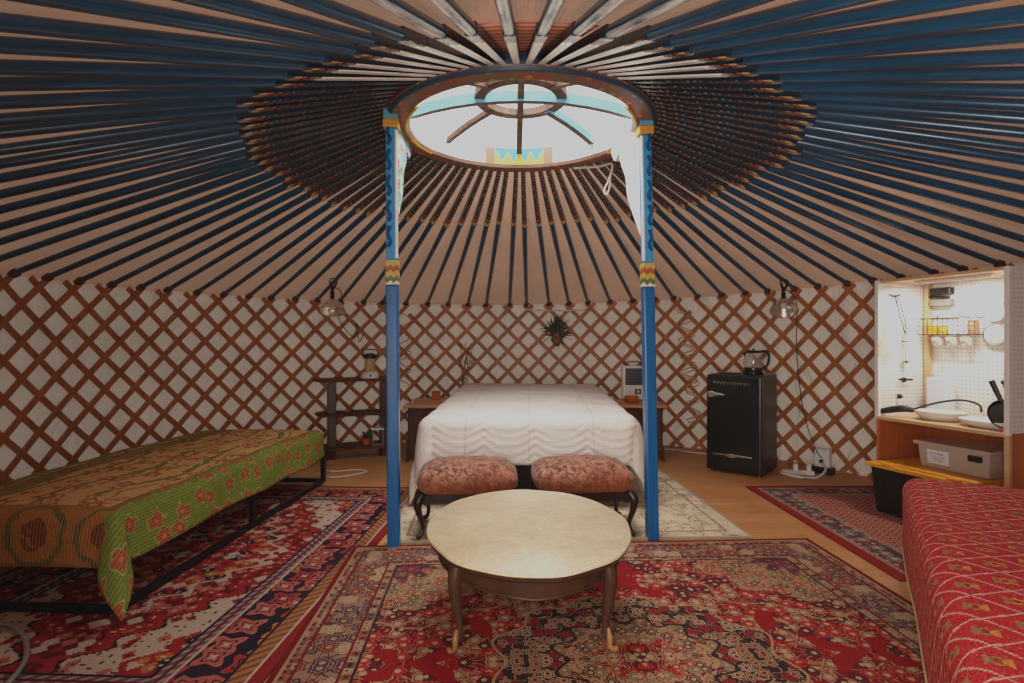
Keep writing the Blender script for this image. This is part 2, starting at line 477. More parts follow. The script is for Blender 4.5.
# ---- rugs: woven patterns made from folded coordinates, petal cells and bands
def florals(g, x, y, cell, ground, pal, vine, rand=0.75, pet=6.0, big=0.44):
    d, r, q = g.rosette(x/cell, y/cell, rand, pet, 0.15)
    c = g.mix(g.m('GREATER_THAN', r, 0.4), pal[0], pal[1])
    c = g.mix(g.m('GREATER_THAN', r, 0.72), c, pal[2])
    n = g.noise(g.vec(x, y, 0.0), 0.75/cell, 1.0, 0.5, 1.2)
    v = g.m('LESS_THAN', g.abs(g.fract(n*5.0)-0.5), 0.085)
    col = g.mix(v, ground, vine)
    col = g.mix(g.m('LESS_THAN', d, big), col, c)
    col = g.mix(g.band(d, big*0.62, big*0.78), col, ground)
    col = g.mix(g.m('LESS_THAN', d, big*0.34), col, pal[3])
    return col
def rug_finish(g, x, y, col, wear=0.25, wearcol=(120, 90, 75)):
    f = g.noise(g.vec(x, y, 0.0), 150.0, 1.0)
    w = g.noise(g.vec(x, y, 0.0), 2.2, 3.0)
    col = g.mix(g.ramp(w, 0.45, 0.8)*wear, col, wearcol)
    col = g.mix(g.ramp(f, 0.3, 0.7, 0.0, 0.35), col, (28, 18, 18))
    return g.principled(col, 0.95, 0, g.bump(f, 0.5, 0.004), 0.1, Sheen_Weight=0.0)

def rug_center(hw, hl):
    g = G('red_medallion_rug'); x, y, z = g.sep(g.coord())
    ax = g.abs(x); ay = g.abs(y)
    e = g.min(hw-ax, hl-ay)
    ang = g.atan2(ay, ax)
    RED = lin((138, 24, 27)); NAVY = lin((58, 42, 60)); TAN = lin((164, 122, 90)); DRED = lin((112, 22, 28)); DK = lin((50, 32, 34))
    CREAM = lin((176, 142, 110)); ORG = lin((168, 76, 48)); OLV = lin((112, 96, 70))
    q = g.sqrt((ax/0.52)*(ax/0.52)+(ay/0.46)*(ay/0.46)) + 0.06*g.cos(ang*12.0)
    cx = (hw-0.27-ax)/0.66; cy = (hl-0.27-ay)/0.60
    s = g.sqrt(g.max(cx, 0.0)*g.max(cx, 0.0)+g.max(cy, 0.0)*g.max(cy, 0.0)) + 0.06*g.cos(g.atan2(cy, cx)*12.0)
    fa = florals(g, ax, ay, 0.052, DK, (TAN, CREAM, lin((150, 40, 40)), DRED), TAN)
    fb = florals(g, ax+3.1, ay+1.7, 0.060, DRED, (TAN, lin((176, 56, 44)), DK, CREAM), TAN, 0.9, 5.0, 0.46)
    fc = florals(g, ax+7.0, ay+5.0, 0.054, TAN, (DK, RED, OLV, CREAM), DRED, 0.8, 7.0)
    col = RED
    # scattered sprays edging the plain red
    nn = g.noise(g.vec(ax, ay, 0.0), 5.5, 2.0, 0.5, 0.8)
    col = g.mix(g.m('GREATER_THAN', nn+g.ramp(s, 1.35, 0.98)*0.35+g.ramp(q, 1.3, 1.0)*0.15, 0.585), col, fb)
    col = g.mix(g.m('LESS_THAN', q, 0.96), col, fa)
    col = g.mix(g.m('LESS_THAN', q, 0.55), col, fc)
    col = g.mix(g.m('LESS_THAN', q, 0.24), col, fb)
    col = g.mix(g.band(q, 0.53, 0.56), col, DK)
    col = g.mix(g.band(q, 0.95, 0.97), col, TAN)
    col = g.mix(g.m('LESS_THAN', s, 0.98), col, fb)
    col = g.mix(g.m('LESS_THAN', s, 0.74), col, fc)
    col = g.mix(g.m('LESS_THAN', s, 0.28), col, g.mix(0.55, fb, NAVY))
    col = g.mix(g.band(s, 0.97, 0.995)*0.7, col, TAN)
    # border
    bd = florals(g, ax+2.0, ay+9.0, 0.075, lin((146, 106, 84)), (NAVY, DRED, CREAM, TAN), lin((70, 46, 44)), 0.55, 6.0, 0.46)
    gd = florals(g, ax+5.0, ay+2.0, 0.035, lin((140, 100, 76)), (DRED, NAVY, CREAM, DK), TAN, 0.3, 4.0, 0.44)
    col = g.mix(g.m('LESS_THAN', e, 0.27), col, gd)
    col = g.mix(g.m('LESS_THAN', e, 0.225), col, bd)
    col = g.mix(g.m('LESS_THAN', e, 0.07), col, gd)
    for lo, hi, c in ((0.264, 0.274, DK), (0.220, 0.230, DRED), (0.066, 0.076, DRED), (0.022, 0.034, TAN)):
        col = g.mix(g.band(e, lo, hi), col, c)
    col = g.mix(g.m('LESS_THAN', e, 0.022), col, DRED)
    return rug_finish(g, x, y, col, 0.06, (110, 60, 52))

def rug_left(hw, hl):
    g = G('geometric_village_rug'); x0, y0, z = g.sep(g.coord())
    k = 0.010
    x = g.floor(x0/k)*k; y = g.floor(y0/k)*k
    ax = g.abs(x); ay = g.abs(y)
    e = g.min(hw-g.abs(x0), hl-g.abs(y0))
    RED = lin((152, 36, 34)); NAVY = lin((34, 28, 40)); CREAM = lin((190, 160, 138)); PINK = lin((176, 88, 76)); ORG = lin((176, 104, 52)); DR = lin((96, 26, 28)); PUR = lin((104, 74, 84))
    def blocks(cell, off, c, metric='MANHATTAN', rand=0.7):
        d, r, p = g.voro(g.vec((ax+off)/cell, (ay+off*1.7)/cell), rand, metric)
        rr, gg, _ = g.sep(r)
        col = g.mix(g.m('GREATER_THAN', rr, 0.34), c[0], c[1])
        col = g.mix(g.m('GREATER_THAN', rr, 0.62), col, c[2])
        col = g.mix(g.m('GREATER_THAN', rr, 0.84), col, c[3])
        col = g.mix(g.m('GREATER_THAN', d, 0.60), col, c[4])
        return g.mix(g.m('LESS_THAN', d, 0.16), col, c[5])
    f1 = blocks(0.058, 1.3, (RED, PINK, RED, CREAM, DR, CREAM))
    f2 = blocks(0.05, 4.1, (CREAM, CREAM, PINK, RED, CREAM, NAVY))
    f3 = blocks(0.062, 6.7, (NAVY, PINK, CREAM, ORG, RED, CREAM))
    # stepped medallion and corners
    t = ax/0.52 + ay/0.95 + 0.06*g.sin(ay*42.0)
    col = f2
    col = g.mix(g.m('LESS_THAN', t, 1.12), col, f1)
    col = g.mix(g.band(t, 1.10, 1.18), col, RED)
    col = g.mix(g.band(t, 1.18, 1.21), col, NAVY)
    col = g.mix(g.m('LESS_THAN', t, 0.70), col, f3)
    col = g.mix(g.band(t, 0.68, 0.73), col, CREAM)
    col = g.mix(g.m('LESS_THAN', t, 0.38), col, f1)
    col = g.mix(g.m('GREATER_THAN', t, 1.62), col, f3)
    col = g.mix(g.band(t, 1.60, 1.66), col, RED)
    # borders (guard stripes, navy main border, gold and red edge)
    bx = g.fract(ay/0.30)-0.5
    d, r, q = g.rosette((g.abs(x0)+3.0)/0.115, (g.abs(y0)+2.0)/0.115, 0.55, 4.0, 0.3)
    bc = g.mix(g.m('GREATER_THAN', r, 0.5), PINK, lin((156, 52, 46)))
    bc = g.mix(g.m('GREATER_THAN', r, 0.85), bc, ORG)
    main = g.mix(g.m('LESS_THAN', d, 0.46), NAVY, bc)
    main = g.mix(g.band(d, 0.20, 0.26), main, NAVY)
    main = g.mix(g.m('LESS_THAN', d, 0.10), main, CREAM)
    dots = g.m('LESS_THAN', g.abs(g.fract((g.abs(x0)+g.abs(y0))/0.05)-0.5), 0.2)
    gold = g.mix(dots, lin((158, 104, 62)), lin((120, 62, 44)))
    guard = g.mix(dots, PUR, lin((170, 130, 120)))
    col = g.mix(g.m('LESS_THAN', e, 0.375), col, guard)
    for lo, hi, c in ((0.362, 0.375, NAVY), (0.33, 0.342, DR), (0.30, 0.312, CREAM)):
        col = g.mix(g.band(e, lo, hi), col, c)
    col = g.mix(g.m('LESS_THAN', e, 0.30), col, main)
    col = g.mix(g.m('LESS_THAN', e, 0.12), col, gold)
    col = g.mix(g.band(e, 0.112, 0.124), col, NAVY)
    col = g.mix(g.m('LESS_THAN', e, 0.05), col, lin((132, 34, 32)))
    col = g.mix(g.band(e, 0.046, 0.056), col, CREAM)
    return rug_finish(g, x0, y0, col, 0.15, (110, 70, 60))

def rug_white(hw, hl):
    g = G('faded_cream_rug'); x, y, z = g.sep(g.coord())
    ax = g.abs(x); ay = g.abs(y); e = g.min(hw-ax, hl-ay)
    n = g.noise(g.vec(x, y, 0.0), 7.0, 5.0, 0.7, 0.8)
    f = florals(g, ax, ay, 0.16, lin((206, 186, 158)), (lin((180, 154, 126)), lin((150, 124, 104)), lin((190, 146, 106)), lin((206, 190, 168))), lin((140, 120, 104)))
    col = g.mix(g.ramp(n, 0.44, 0.56), lin((222, 200, 168)), f)
    col = g.mix(g.ramp(n, 0.63, 0.67)*0.75, col, (92, 76, 66))
    col = g.mix(g.band(e, 0.10, 0.115), col, (160, 130, 104))
    col = g.mix(g.m('LESS_THAN', e, 0.02), col, (176, 152, 126))
    return rug_finish(g, x, y, col, 0.1, (170, 140, 110))

def rug_right(hw, hl):
    g = G('small_repeat_rug'); x, y, z = g.sep(g.coord())
    e = g.min(hw-g.abs(x), hl-g.abs(y))
    RED = lin((140, 36, 34)); NAVY = lin((70, 56, 58)); TAN = lin((186, 150, 128))
    u = x/0.046; v = y/0.06
    row = g.floor(v); uu = g.fract(u+row*0.5)-0.5; vv = g.fract(v)-0.5
    r = g.sqrt(uu*uu+vv*vv)
    col = g.mix(g.m('LESS_THAN', r, 0.40), lin((150, 62, 54)), lin((196, 140, 116)))
    col = g.mix(g.m('LESS_THAN', r, 0.26), col, lin((84, 44, 50)))
    col = g.mix(g.m('LESS_THAN', r, 0.10), col, TAN)
    bd = florals(g, x+4.0, y+4.0, 0.075, NAVY, (lin((160, 130, 118)), lin((128, 104, 100)), RED, TAN), lin((130, 104, 96)), 0.5)
    gd = florals(g, x+1.0, y+4.0, 0.03, TAN, (NAVY, RED, NAVY, TAN), RED, 0.3)
    col = g.mix(g.m('LESS_THAN', e, 0.25), col, gd)
    col = g.mix(g.m('LESS_THAN', e, 0.22), col, bd)
    col = g.mix(g.m('LESS_THAN', e, 0.085), col, gd)
    col = g.mix(g.m('LESS_THAN', e, 0.055), col, RED)
    return rug_finish(g, x, y, col, 0.1)

def throw_red():
    g = G('red_woven_throw'); u, v, _ = g.sep(g.coord('UV'))   # metres on the cloth
    wob = g.sin(u*420.0)*0.0016
    a = 0.128; b = 0.170
    p = u/b+v/a; q = v/a-u/b
    t1 = g.abs(g.fract(p)-0.5); t2 = g.abs(g.fract(q)-0.5)
    z1 = g.sin((u-v)*520.0)*0.02
    line = g.max(g.m('LESS_THAN', t1+z1, 0.032), g.m('LESS_THAN', t2+z1, 0.032))
    # motif in every diamond, colour by row
    cu = g.fract(p+0.0)-0.0; 
    fp = g.abs(g.fract(p+0.5)-0.5); fq = g.abs(g.fract(q+0.5)-0.5)
    m1 = g.max(fp, fq)
    dm = g.fract(p)-0.5; dn = g.fract(q)-0.5
    mo = g.max(g.abs(g.fract(p+0.5)-0.5), g.abs(g.fract(q+0.5)-0.5))
    par = g.m('GREATER_THAN', g.fract((g.floor(p)+g.floor(q)*2.0)/3.0), 0.3)
    # centre of each diamond: both fractions near 0 (lines sit at 0.5)
    rr = g.abs(g.fract(p+0.5)-0.5)+g.abs(g.fract(q+0.5)-0.5) + g.sin(u*300.0)*0.05
    mcol = g.mix(par, (222, 142, 62), (156, 118, 76))
    fine = g.m('LESS_THAN', g.abs(g.fract(v/0.012)-0.5), 0.2)
    col = g.mix(fine*0.35, (200, 48, 50), (136, 26, 32))
    col = g.mix(g.m('LESS_THAN', rr, 0.26), col, mcol)
    col = g.mix(g.m('LESS_THAN', rr, 0.10), col, (160, 40, 40))
    col = g.mix(line, col, (222, 168, 152))
    n = g.noise(g.vec(u, v, 0.0), 130.0, 2.0); n5 = g.noise(g.vec(u*1.6, v, 4.0), 95.0, 2.0)
    col = g.mix(g.ramp(n5, 0.55, 0.66, 0.0, 0.5), col, (206, 110, 96))
    col = g.mix(g.ramp(n, 0.42, 0.62, 0.0, 0.5), col, (104, 22, 28))
    return g.principled(col, 0.9, 0, g.bump(n+line*0.4, 0.5, 0.004), 0.1)

def cover_green():
    g = G('green_gold_kantha_cover'); u0, v0, _ = g.sep(g.coord('UV'))
    dn = g.noise(g.vec(u0, v0, 0.0), 14.0, 2.0, 0.5, 0.5); dm = g.noise(g.vec(v0, u0, 3.0), 14.0, 2.0, 0.5, 0.5)
    u = u0+(dn-0.5)*0.07; v = v0+(dm-0.5)*0.07
    GOLD = lin((214, 160, 98)); GRN = lin((102, 126, 40)); DG = lin((84, 94, 46)); RED = lin((176, 60, 48)); TANL = lin((216, 168, 112)); OR = lin((178, 108, 48))
    n = g.noise(g.vec(u, v, 0.0), 3.0, 2.0, 0.5, 0.4)
    d, r, q = g.rosette(u/0.15, v/0.12, 0.8, 5.0, 0.3)
    # meandering leaf bands running the length of the bed
    w = g.fract(u/0.21 + 0.22*g.sin(v*7.0) + n*0.5)
    col = g.mix(g.m('LESS_THAN', g.abs(w-0.5), 0.075), GOLD, DG)
    col = g.mix(g.m('LESS_THAN', g.abs(w-0.5), 0.035), col, GRN)
    col = g.mix(g.m('LESS_THAN', g.abs(w-0.82), 0.035), col, lin((140, 96, 44)))
    col = g.mix(g.m('LESS_THAN', d, 0.24), col, RED)
    col = g.mix(g.m('LESS_THAN', d, 0.10), col, TANL)
    col = g.mix(g.band(d, 0.24, 0.29), col, g.mix(g.m('GREATER_THAN', r, 0.5), DG, TANL))
    # green side borders with red flower sprigs  (u measured across the bed from its middle)
    b = g.m('GREATER_THAN', g.abs(u0), 0.41)
    b2 = g.band(u, -0.36, -0.22)
    d2, r2, q2 = g.rosette((u0+(dn-0.5)*0.05+5.0)/0.115, (v0+(dm-0.5)*0.08)/0.14, 0.45, 5.0, 0.2)
    bc = g.mix(g.m('LESS_THAN', d2, 0.25), GRN, lin((168, 66, 50)))
    bc = g.mix(g.band(d2, 0.30, 0.335)*0.7, bc, TANL)
    bc = g.mix(g.m('LESS_THAN', d2, 0.08), bc, lin((196, 120, 70)))
    col = g.mix(b, col, bc)
    col = g.mix(b2*0.75, col, DG)
    col = g.mix(g.band(g.abs(u0), 0.395, 0.412), col, DG)
    # end drop: big arcs
    endm = g.m('LESS_THAN', v0, 0.03)
    ru = g.fract(u/0.30)-0.5; rv = (v+0.12)/0.30
    rad = g.sqrt(ru*ru+rv*rv)
    ec = g.mix(g.band(rad, 0.36, 0.44), OR, DG)
    ec = g.mix(g.m('LESS_THAN', rad, 0.2)*g.m('GREATER_THAN', dn, 0.47), ec, lin((118, 44, 34)))
    ec = g.mix(0.3, ec, (84, 44, 24))
    col = g.mix(endm*g.m('LESS_THAN', g.abs(u), 0.44), col, ec)
    st = g.m('LESS_THAN', g.abs(g.fract(u0/0.014)-0.5), 0.22)
    col = g.mix(st*0.22, col, (216, 176, 120))
    f = g.noise(g.vec(u, v, 0.0), 90.0, 2.0)
    col = g.mix(g.ramp(f, 0.35, 0.7, 0.0, 0.35), col, (60, 42, 20))
    return g.principled(col, 0.9, 0, g.bump(f+st*0.3, 0.4, 0.004), 0.1)
# ------------------------------------------------------------------ yurt shell
CX, CY = 0.05, 3.22          # centre of the tent
RW = 3.10                    # lattice radius
NP = 84                      # roof poles
WT = 1.455                    # height where poles rest on the lattice
def lift(a): return 1.0+0.052*max(0.0, math.cos(a-0.05))**1.3     # the wall stands a little higher on the right
def polar(a, r, z=0.0): return Vector((CX+r*math.cos(a), CY+r*math.sin(a), z))

fl = MB(); fl.lathe([(0.0, -0.06), (3.3, -0.06), (3.3, 0.0), (0.0, 0.0)], 96)
o = fl.build('floor', M['floor'], loc=(CX, CY, 0)); tag(o, kind='structure')

DOOR = math.radians(10.5)    # the open doorway behind the photographer
def wall_arc(name, a0, a1):
    mb = MB(); n = int((a1-a0)/math.radians(0.7))
    def fn(u, v):
        a = a0+(a1-a0)*u; z = 0.0+1.555*v
        sag = 0.012*math.sin(a*61.0+1.3*math.sin(a*17))*math.sin(PI*v)+0.008*math.sin(z*9+a*23)
        r = RW+0.045+sag
        return Vector((r*math.cos(a), r*math.sin(a), z*lift(a)))
    mb.grid(fn, n, 14)
    o = mb.build(name, M['wall_canvas'], smooth=True, loc=(CX, CY, 0)); tag(o, kind='structure'); return o
A_B0, A_B1 = math.radians(54), math.radians(112)       # joints of the lattice behind the bed
a_d = -PI/2
wall_arc('wall_right', a_d+DOOR, A_B0)
wall_arc('wall_back', A_B0, A_B1)
wall_arc('wall_left', A_B1, 2*PI+a_d-DOOR)
# roof canvas
ce = MB()
def roof_fn(u, v):
    a = 2*PI*u; r = 0.735+(3.165-0.735)*v
    z = 1.516*lift(a)+(3.14-r)*(0.366-1.516*(lift(a)-1.0)/2.4)
    ph = (a*NP/(2*PI)) % 1.0
    z += 0.010*math.sin(PI*ph)*math.sin(PI*v)*1.2+0.006*math.sin(a*37+r*5)
    return Vector((r*math.cos(a), r*math.sin(a), z))
ce.grid(roof_fn, 336, 24)
o = ce.build('ceiling', M['roof_canvas'], smooth=True, loc=(CX, CY, 0)); tag(o, kind='structure')

# lattice wall: three riveted panels of crossing slats
def lattice(label, a0, a1, side):
    mb = MB(); s = 2*PI*RW/NP
    H = WT+0.050
    def slat(u0, sgn, r):
        N = 9; prev = None
        rows = []
        for k in range(N+1):
            v = H*k/N
            a = (u0+sgn*(v-WT))/RW
            rows.append((a, v))
        w = 0.0205; t = 0.007
        vs = []
        for a, v in rows:
            tx = Vector((-math.sin(a), math.cos(a), 0)); n = Vector((math.cos(a), math.sin(a), 0))
            d = (tx*sgn+Vector((0, 0, 1))).normalized(); sd = n.cross(d)
            c = Vector((r*math.cos(a), r*math.sin(a), v*lift(a)))
            for p, q in ((-1, -1), (1, -1), (1, 1), (-1, 1)): vs.append(c+sd*(p*w)+n*(q*t))
        fs = [(0, 1, 2, 3), tuple(4*N+k for k in (3, 2, 1, 0))]
        for i in range(N):
            for k in range(4): fs.append((4*i+k, 4*i+(k+1) % 4, 4*i+4+(k+1) % 4, 4*i+4+k))
        mb.add(vs, fs)
    i0 = math.ceil(a0*RW/s-0.5); i1 = math.floor(a1*RW/s-0.5)
    for i in range(i0, i1+1):
        u = (i+0.42)*s
        # clip slats whose foot would leave the panel by more than the overlap
        for sgn, r in ((1, RW+0.008), (-1, RW-0.008)):
            foot = (u-sgn*WT)/RW
            if foot < a0-0.04 or foot > a1+0.04:
                # shortened slat at the end of the panel
                lim = a0-0.04 if foot < a0 else a1+0.04
                vmin = WT-abs(u-lim*RW)
                if vmin > WT-0.2: continue
                part(mb, u, sgn, r, vmin, H)
            else: slat(u, sgn, r)
    # slats that start beyond the panel top edge
    for sgn, r in ((1, RW+0.008), (-1, RW-0.008)):
        k = 1
        while k < 7:
            i = (i1+k) if sgn > 0 else (i0-k)
            u = (i+0.42)*s
            lim = a1+0.04 if sgn > 0 else a0-0.04
            vmax = WT-abs(u-lim*RW)
            if vmax > 0.15: part(mb, u, sgn, r, 0.0, vmax)
            k += 1
    o = mb.build('lattice_panel', M['lattice'], loc=(CX, CY, 0), bevel=0.003, segs=1)
    return tag(o, label, 'lattice wall', 'sections of the lattice wall')
def part(mb, u, sgn, r, v0, v1):
    if v1-v0 < 0.1: return
    N = max(2, int((v1-v0)/0.17)); w = 0.0205; t = 0.007; vs = []
    for k in range(N+1):
        v = v0+(v1-v0)*k/N; a = (u+sgn*(v-WT))/RW
        tx = Vector((-math.sin(a), math.cos(a), 0)); n = Vector((math.cos(a), math.sin(a), 0))
        d = (tx*sgn+Vector((0, 0, 1))).normalized(); sd = n.cross(d)
        c = Vector((r*math.cos(a), r*math.sin(a), v*lift(a)))
        for p, q in ((-1, -1), (1, -1), (1, 1), (-1, 1)): vs.append(c+sd*(p*w)+n*(q*t))
    fs = [(0, 1, 2, 3), tuple(4*N+k for k in (3, 2, 1, 0))]
    for i in range(N):
        for k in range(4): fs.append((4*i+k, 4*i+(k+1) % 4, 4*i+4+(k+1) % 4, 4*i+4+k))
    mb.add(vs, fs)
lattice('brown wooden lattice wall section on the left, behind the patterned daybed', A_B1, 2*PI+a_d-DOOR, 'left')
lattice('brown wooden lattice wall section at the back, behind the bed', A_B0, A_B1, 'back')
lattice('brown wooden lattice wall section on the right, behind the black fridge', a_d+DOOR, A_B0, 'right')

# ---- crown ring (toono)
RZ0, RZ1 = 2.30, 2.45
crown = thing('crown_ring', 'round painted wooden crown ring with spokes open to the sky, on the two blue posts', 'crown ring', (CX, CY, 0))
mb = MB(); n = 96
prof = [(0.652, RZ0), (0.745, RZ0), (0.76, RZ0+0.02), (0.76, RZ1), (0.652, RZ1)]
vs = []; fs = []
for k in range(n):
    a = 2*PI*k/n
    for r, z in prof: vs.append((r*math.cos(a), r*math.sin(a), z))
mis = []
for k in range(n):
    for j in range(5):
        fs.append((k*5+j, ((k+1) % n)*5+j, ((k+1) % n)*5+(j+1) % 5, k*5+(j+1) % 5))
        mis.append([0, 0, 1, 1, 2][j])
mb.add(vs, fs); mb.mi = mis
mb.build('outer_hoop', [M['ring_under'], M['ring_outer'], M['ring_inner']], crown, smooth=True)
# gold scalloped lip under the hoop on the side facing each post
for a0, a1 in ((math.radians(150), math.radians(214)), (math.radians(-34), math.radians(30))):
    mb = MB(); pts = [(0.648*math.cos(a0+(a1-a0)*k/24), 0.648*math.sin(a0+(a1-a0)*k/24), RZ0-0.008) for k in range(25)]
    mb.tube(pts, 0.009, 8); mb.build('gilded_rim_moulding', M['gold_paint'], crown, smooth=True)
    mb = MB(); pts = [(0.640*math.cos(a0+(a1-a0)*k/24), 0.640*math.sin(a0+(a1-a0)*k/24), RZ0+0.016) for k in range(25)]
    mb.tube(pts, 0.017, 8); mb.build('white_rim_moulding', M['white_paint'], crown, smooth=True)
HZ = 2.505; HR = 0.235
mb = MB(); pts = [(HR*math.cos(2*PI*k/40), HR*math.sin(2*PI*k/40), HZ) for k in range(40)]
vs = []; fs = []
for k in range(40):
    a = 2*PI*k/40
    for r, z in ((HR-0.03, HZ-0.02), (HR+0.03, HZ-0.02), (HR+0.03, HZ+0.02), (HR-0.03, HZ+0.02)):
        vs.append((r*math.cos(a), r*math.sin(a), z))
for k in range(40):
    for j in range(4): fs.append((k*4+j, ((k+1) % 40)*4+j, ((k+1) % 40)*4+(j+1) % 4, k*4+(j+1) % 4))
mb.add(vs, fs); mb.build('centre_hoop', M['spoke_brown'], crown, smooth=True)
def spoke(a, full, w, h, mats):
    mb = MB(); N = 10
    r0 = -0.64 if full else HR-0.02; r1 = 0.64
    P = []
    for k in range(N+1):
        r = r0+(r1-r0)*k/N
        z = RZ1-0.04+(HZ-RZ1+0.04)*(1-(abs(r)/0.64)**2.2)
        P.append(Vector((r*math.cos(a), r*math.sin(a), z)))
    sd = Vector((-math.sin(a), math.cos(a), 0))
    vs = []; fs = []; mi = []
    for p in P:
        for x, z in ((-1, -1), (1, -1), (1, 1), (-1, 1)): vs.append(p+sd*(x*w/2)+Vector((0, 0, z*h/2)))
    for i in range(N):
        for k in range(4):
            fs.append((4*i+k, 4*i+(k+1) % 4, 4*i+4+(k+1) % 4, 4*i+4+k)); mi.append(0 if k == 0 else 1)
    fs += [(0, 1, 2, 3), tuple(4*N+k for k in (3, 2, 1, 0))]; mi += [1, 1]
    mb.add(vs, fs); mb.mi = mi
    return mb.build('spoke', mats, crown)
spoke(0.0, True, 0.04, 0.058, [M['spoke_brown'], M['sky_blue']])
spoke(PI/2, True, 0.036, 0.035, [M['spoke_brown'], M['spoke_brown']])
spoke(math.radians(43), False, 0.04, 0.045, [M['spoke_brown'], M['sky_blue']])
spoke(math.radians(137), False, 0.03, 0.03, [M['spoke_brown'], M['spoke_brown']])
spoke(math.radians(-43), False, 0.03, 0.03, [M['spoke_brown'], M['spoke_brown']])
spoke(math.radians(-137), False, 0.03, 0.03, [M['spoke_brown'], M['spoke_brown']])

# ---- roof poles
P0 = Vector((RW-0.03, 0, WT+0.045)); P1 = Vector((0.742, 0, RZ0+0.045))
L = (P1-P0).length; LP = 0.80                  # painted length
slope = math.atan2(P1.z-P0.z, P0.x-P1.x)
def pole_meshes():
    mb = MB()
    pts = [(0.0, 0, 0), (0.05, 0, 0), (0.8, 0, 0), (L-LP-0.02, 0, 0), (L-LP+0.10, 0, 0)]
    mb.tube(pts, [0.015, 0.0175, 0.019, 0.0215, 0.018], 10)
    a = mb.build('roof_pole', M['pole_blue'], smooth=True)
    mb = MB()
    mb.bar((0, 0, 0), (0.18, 0, 0), 0.042, 0.042, w2=0.038, h2=0.040)
    mb.bar((0.1799, 0, 0), (LP, 0, 0), 0.038, 0.040, w2=0.030, h2=0.034)
    b = mb.build('painted_section', M['pole_paint'], a, bevel=0.004, segs=1)
    b.location = (L-LP, 0, 0)
    mb = MB()
    mb.tube([(0.012, 0, -0.002), (0.02, 0, -0.002), (0.05, 0, -0.002), (0.058, 0, -0.002)], [0.019, 0.026, 0.027, 0.020], 10)
    mb.bar((0.02, -0.03, -0.006), (0.045, 0.03, 0.004), 0.020, 0.018)
    c = mb.build('rope_lashing', M['lashing'], a, smooth=True)
    return a, b, c
pa, pb, pc = pole_meshes()
sheen_shaft_mesh = pa.data.copy(); sheen_shaft_mesh.materials.clear(); sheen_shaft_mesh.materials.append(M['pole_blue_sheen'])
sheen_mesh = pb.data.copy(); sheen_mesh.materials.clear(); sheen_mesh.materials.append(M['pole_paint_sheen'])
ORD = ['first', 'second', 'third', 'fourth', 'fifth', 'sixth', 'seventh', 'eighth', 'ninth', 'tenth', 'eleventh',
       'twelfth', 'thirteenth', 'fourteenth', 'fifteenth', 'sixteenth', 'seventeenth', 'eighteenth', 'nineteenth', 'twentieth']
poles = []
for i in range(NP):
    ang = (i+0.42)*2*PI/NP
    poles.append(ang+random.uniform(-0.007, 0.007))
def pole_label(ang):
    d = math.degrees(ang) % 360
    step = 360.0/NP
    if 54 <= d < 112:
        k = int(round((90-d)/step-0.42+0.5)) if d < 90 else int(math.floor((d-90)/step))
        k = int(math.floor(abs(d-90)/step))
        return 'dark blue roof pole above the bed, %s pole %s of the tent\'s middle line' % (ORD[k], 'right' if d < 90 else 'left')
    if 0 <= d < 54:
        k = int(math.floor((54-d)/step))
        return 'dark blue roof pole over the fridge side, %s pole right of the back lattice joint' % ORD[k]
    if 112 <= d < 180:
        k = int(math.floor((d-112)/step))
        return 'dark blue roof pole over the daybed side, %s pole left of the back lattice joint' % ORD[k]
    if 180 <= d < 270:
        k = int(math.floor((270-d)/step))
        return 'blue roof pole overhead at the upper left, %s pole left of the doorway line' % ORD[min(k, 19)]
    k = int(math.floor((d-270)/step))
    return 'blue roof pole overhead at the upper right, %s pole right of the doorway line' % ORD[min(k, 19)]
for i, ang in enumerate(poles):
    if i == 0: a, b = pa, pb
    else:
        c = pc.copy(); COL.objects.link(c)
    if i == 0: pass
    else:
        a = pa.copy(); COL.objects.link(a)
        b = pb.copy(); COL.objects.link(b); b.parent = a; c.parent = a
    z0 = P0.z*lift(ang)
    a.location = polar(ang, P0.x, z0)
    # local +X climbs from the wall to the crown
    a.matrix_world = Matrix.Translation(a.location) @ RZ(ang+PI) @ RY(-math.atan2(P1.z-z0, P0.x-P1.x))
    b.scale = (random.uniform(0.94, 1.05), 1, 1); b.location.x = L-LP*b.scale.x
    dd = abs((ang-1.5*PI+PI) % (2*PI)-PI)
    if dd < math.radians(38): b.data = sheen_mesh  # nearest poles carry the painted-in sheen
    if dd < math.radians(13): a.data = sheen_shaft_mesh
    tag(a, pole_label(ang), 'roof pole', 'painted roof poles')
# red printed cloth patch sewn under the roof canvas, above the doorway
mb = MB()
def patch_fn(u, v):
    a = 1.5*PI+(u-0.5)*0.34; r = 0.78+0.62*v
    return Vector((CX+r*math.cos(a), CY+r*math.sin(a), 1.510+(3.14-r)*0.366-0.008))
mb.grid(patch_fn, 8, 4)
g = G('red_printed_patch'); x, y, z = g.sep(g.coord())
rr = g.sin(g.sqrt((x-CX)*(x-CX)+(y-CY)*(y-CY))*95.0+g.sin(x*30.0)*0.8)
col = g.mix(g.ramp(rr, 0.0, 0.5), (206, 150, 122), (182, 84, 62))
o = mb.build('cloth_patch', g.principled(col, 0.9), smooth=True, solid=0.003)
tag(o, 'faded red printed cloth patch under the roof canvas by the crown ring', 'cloth patch')

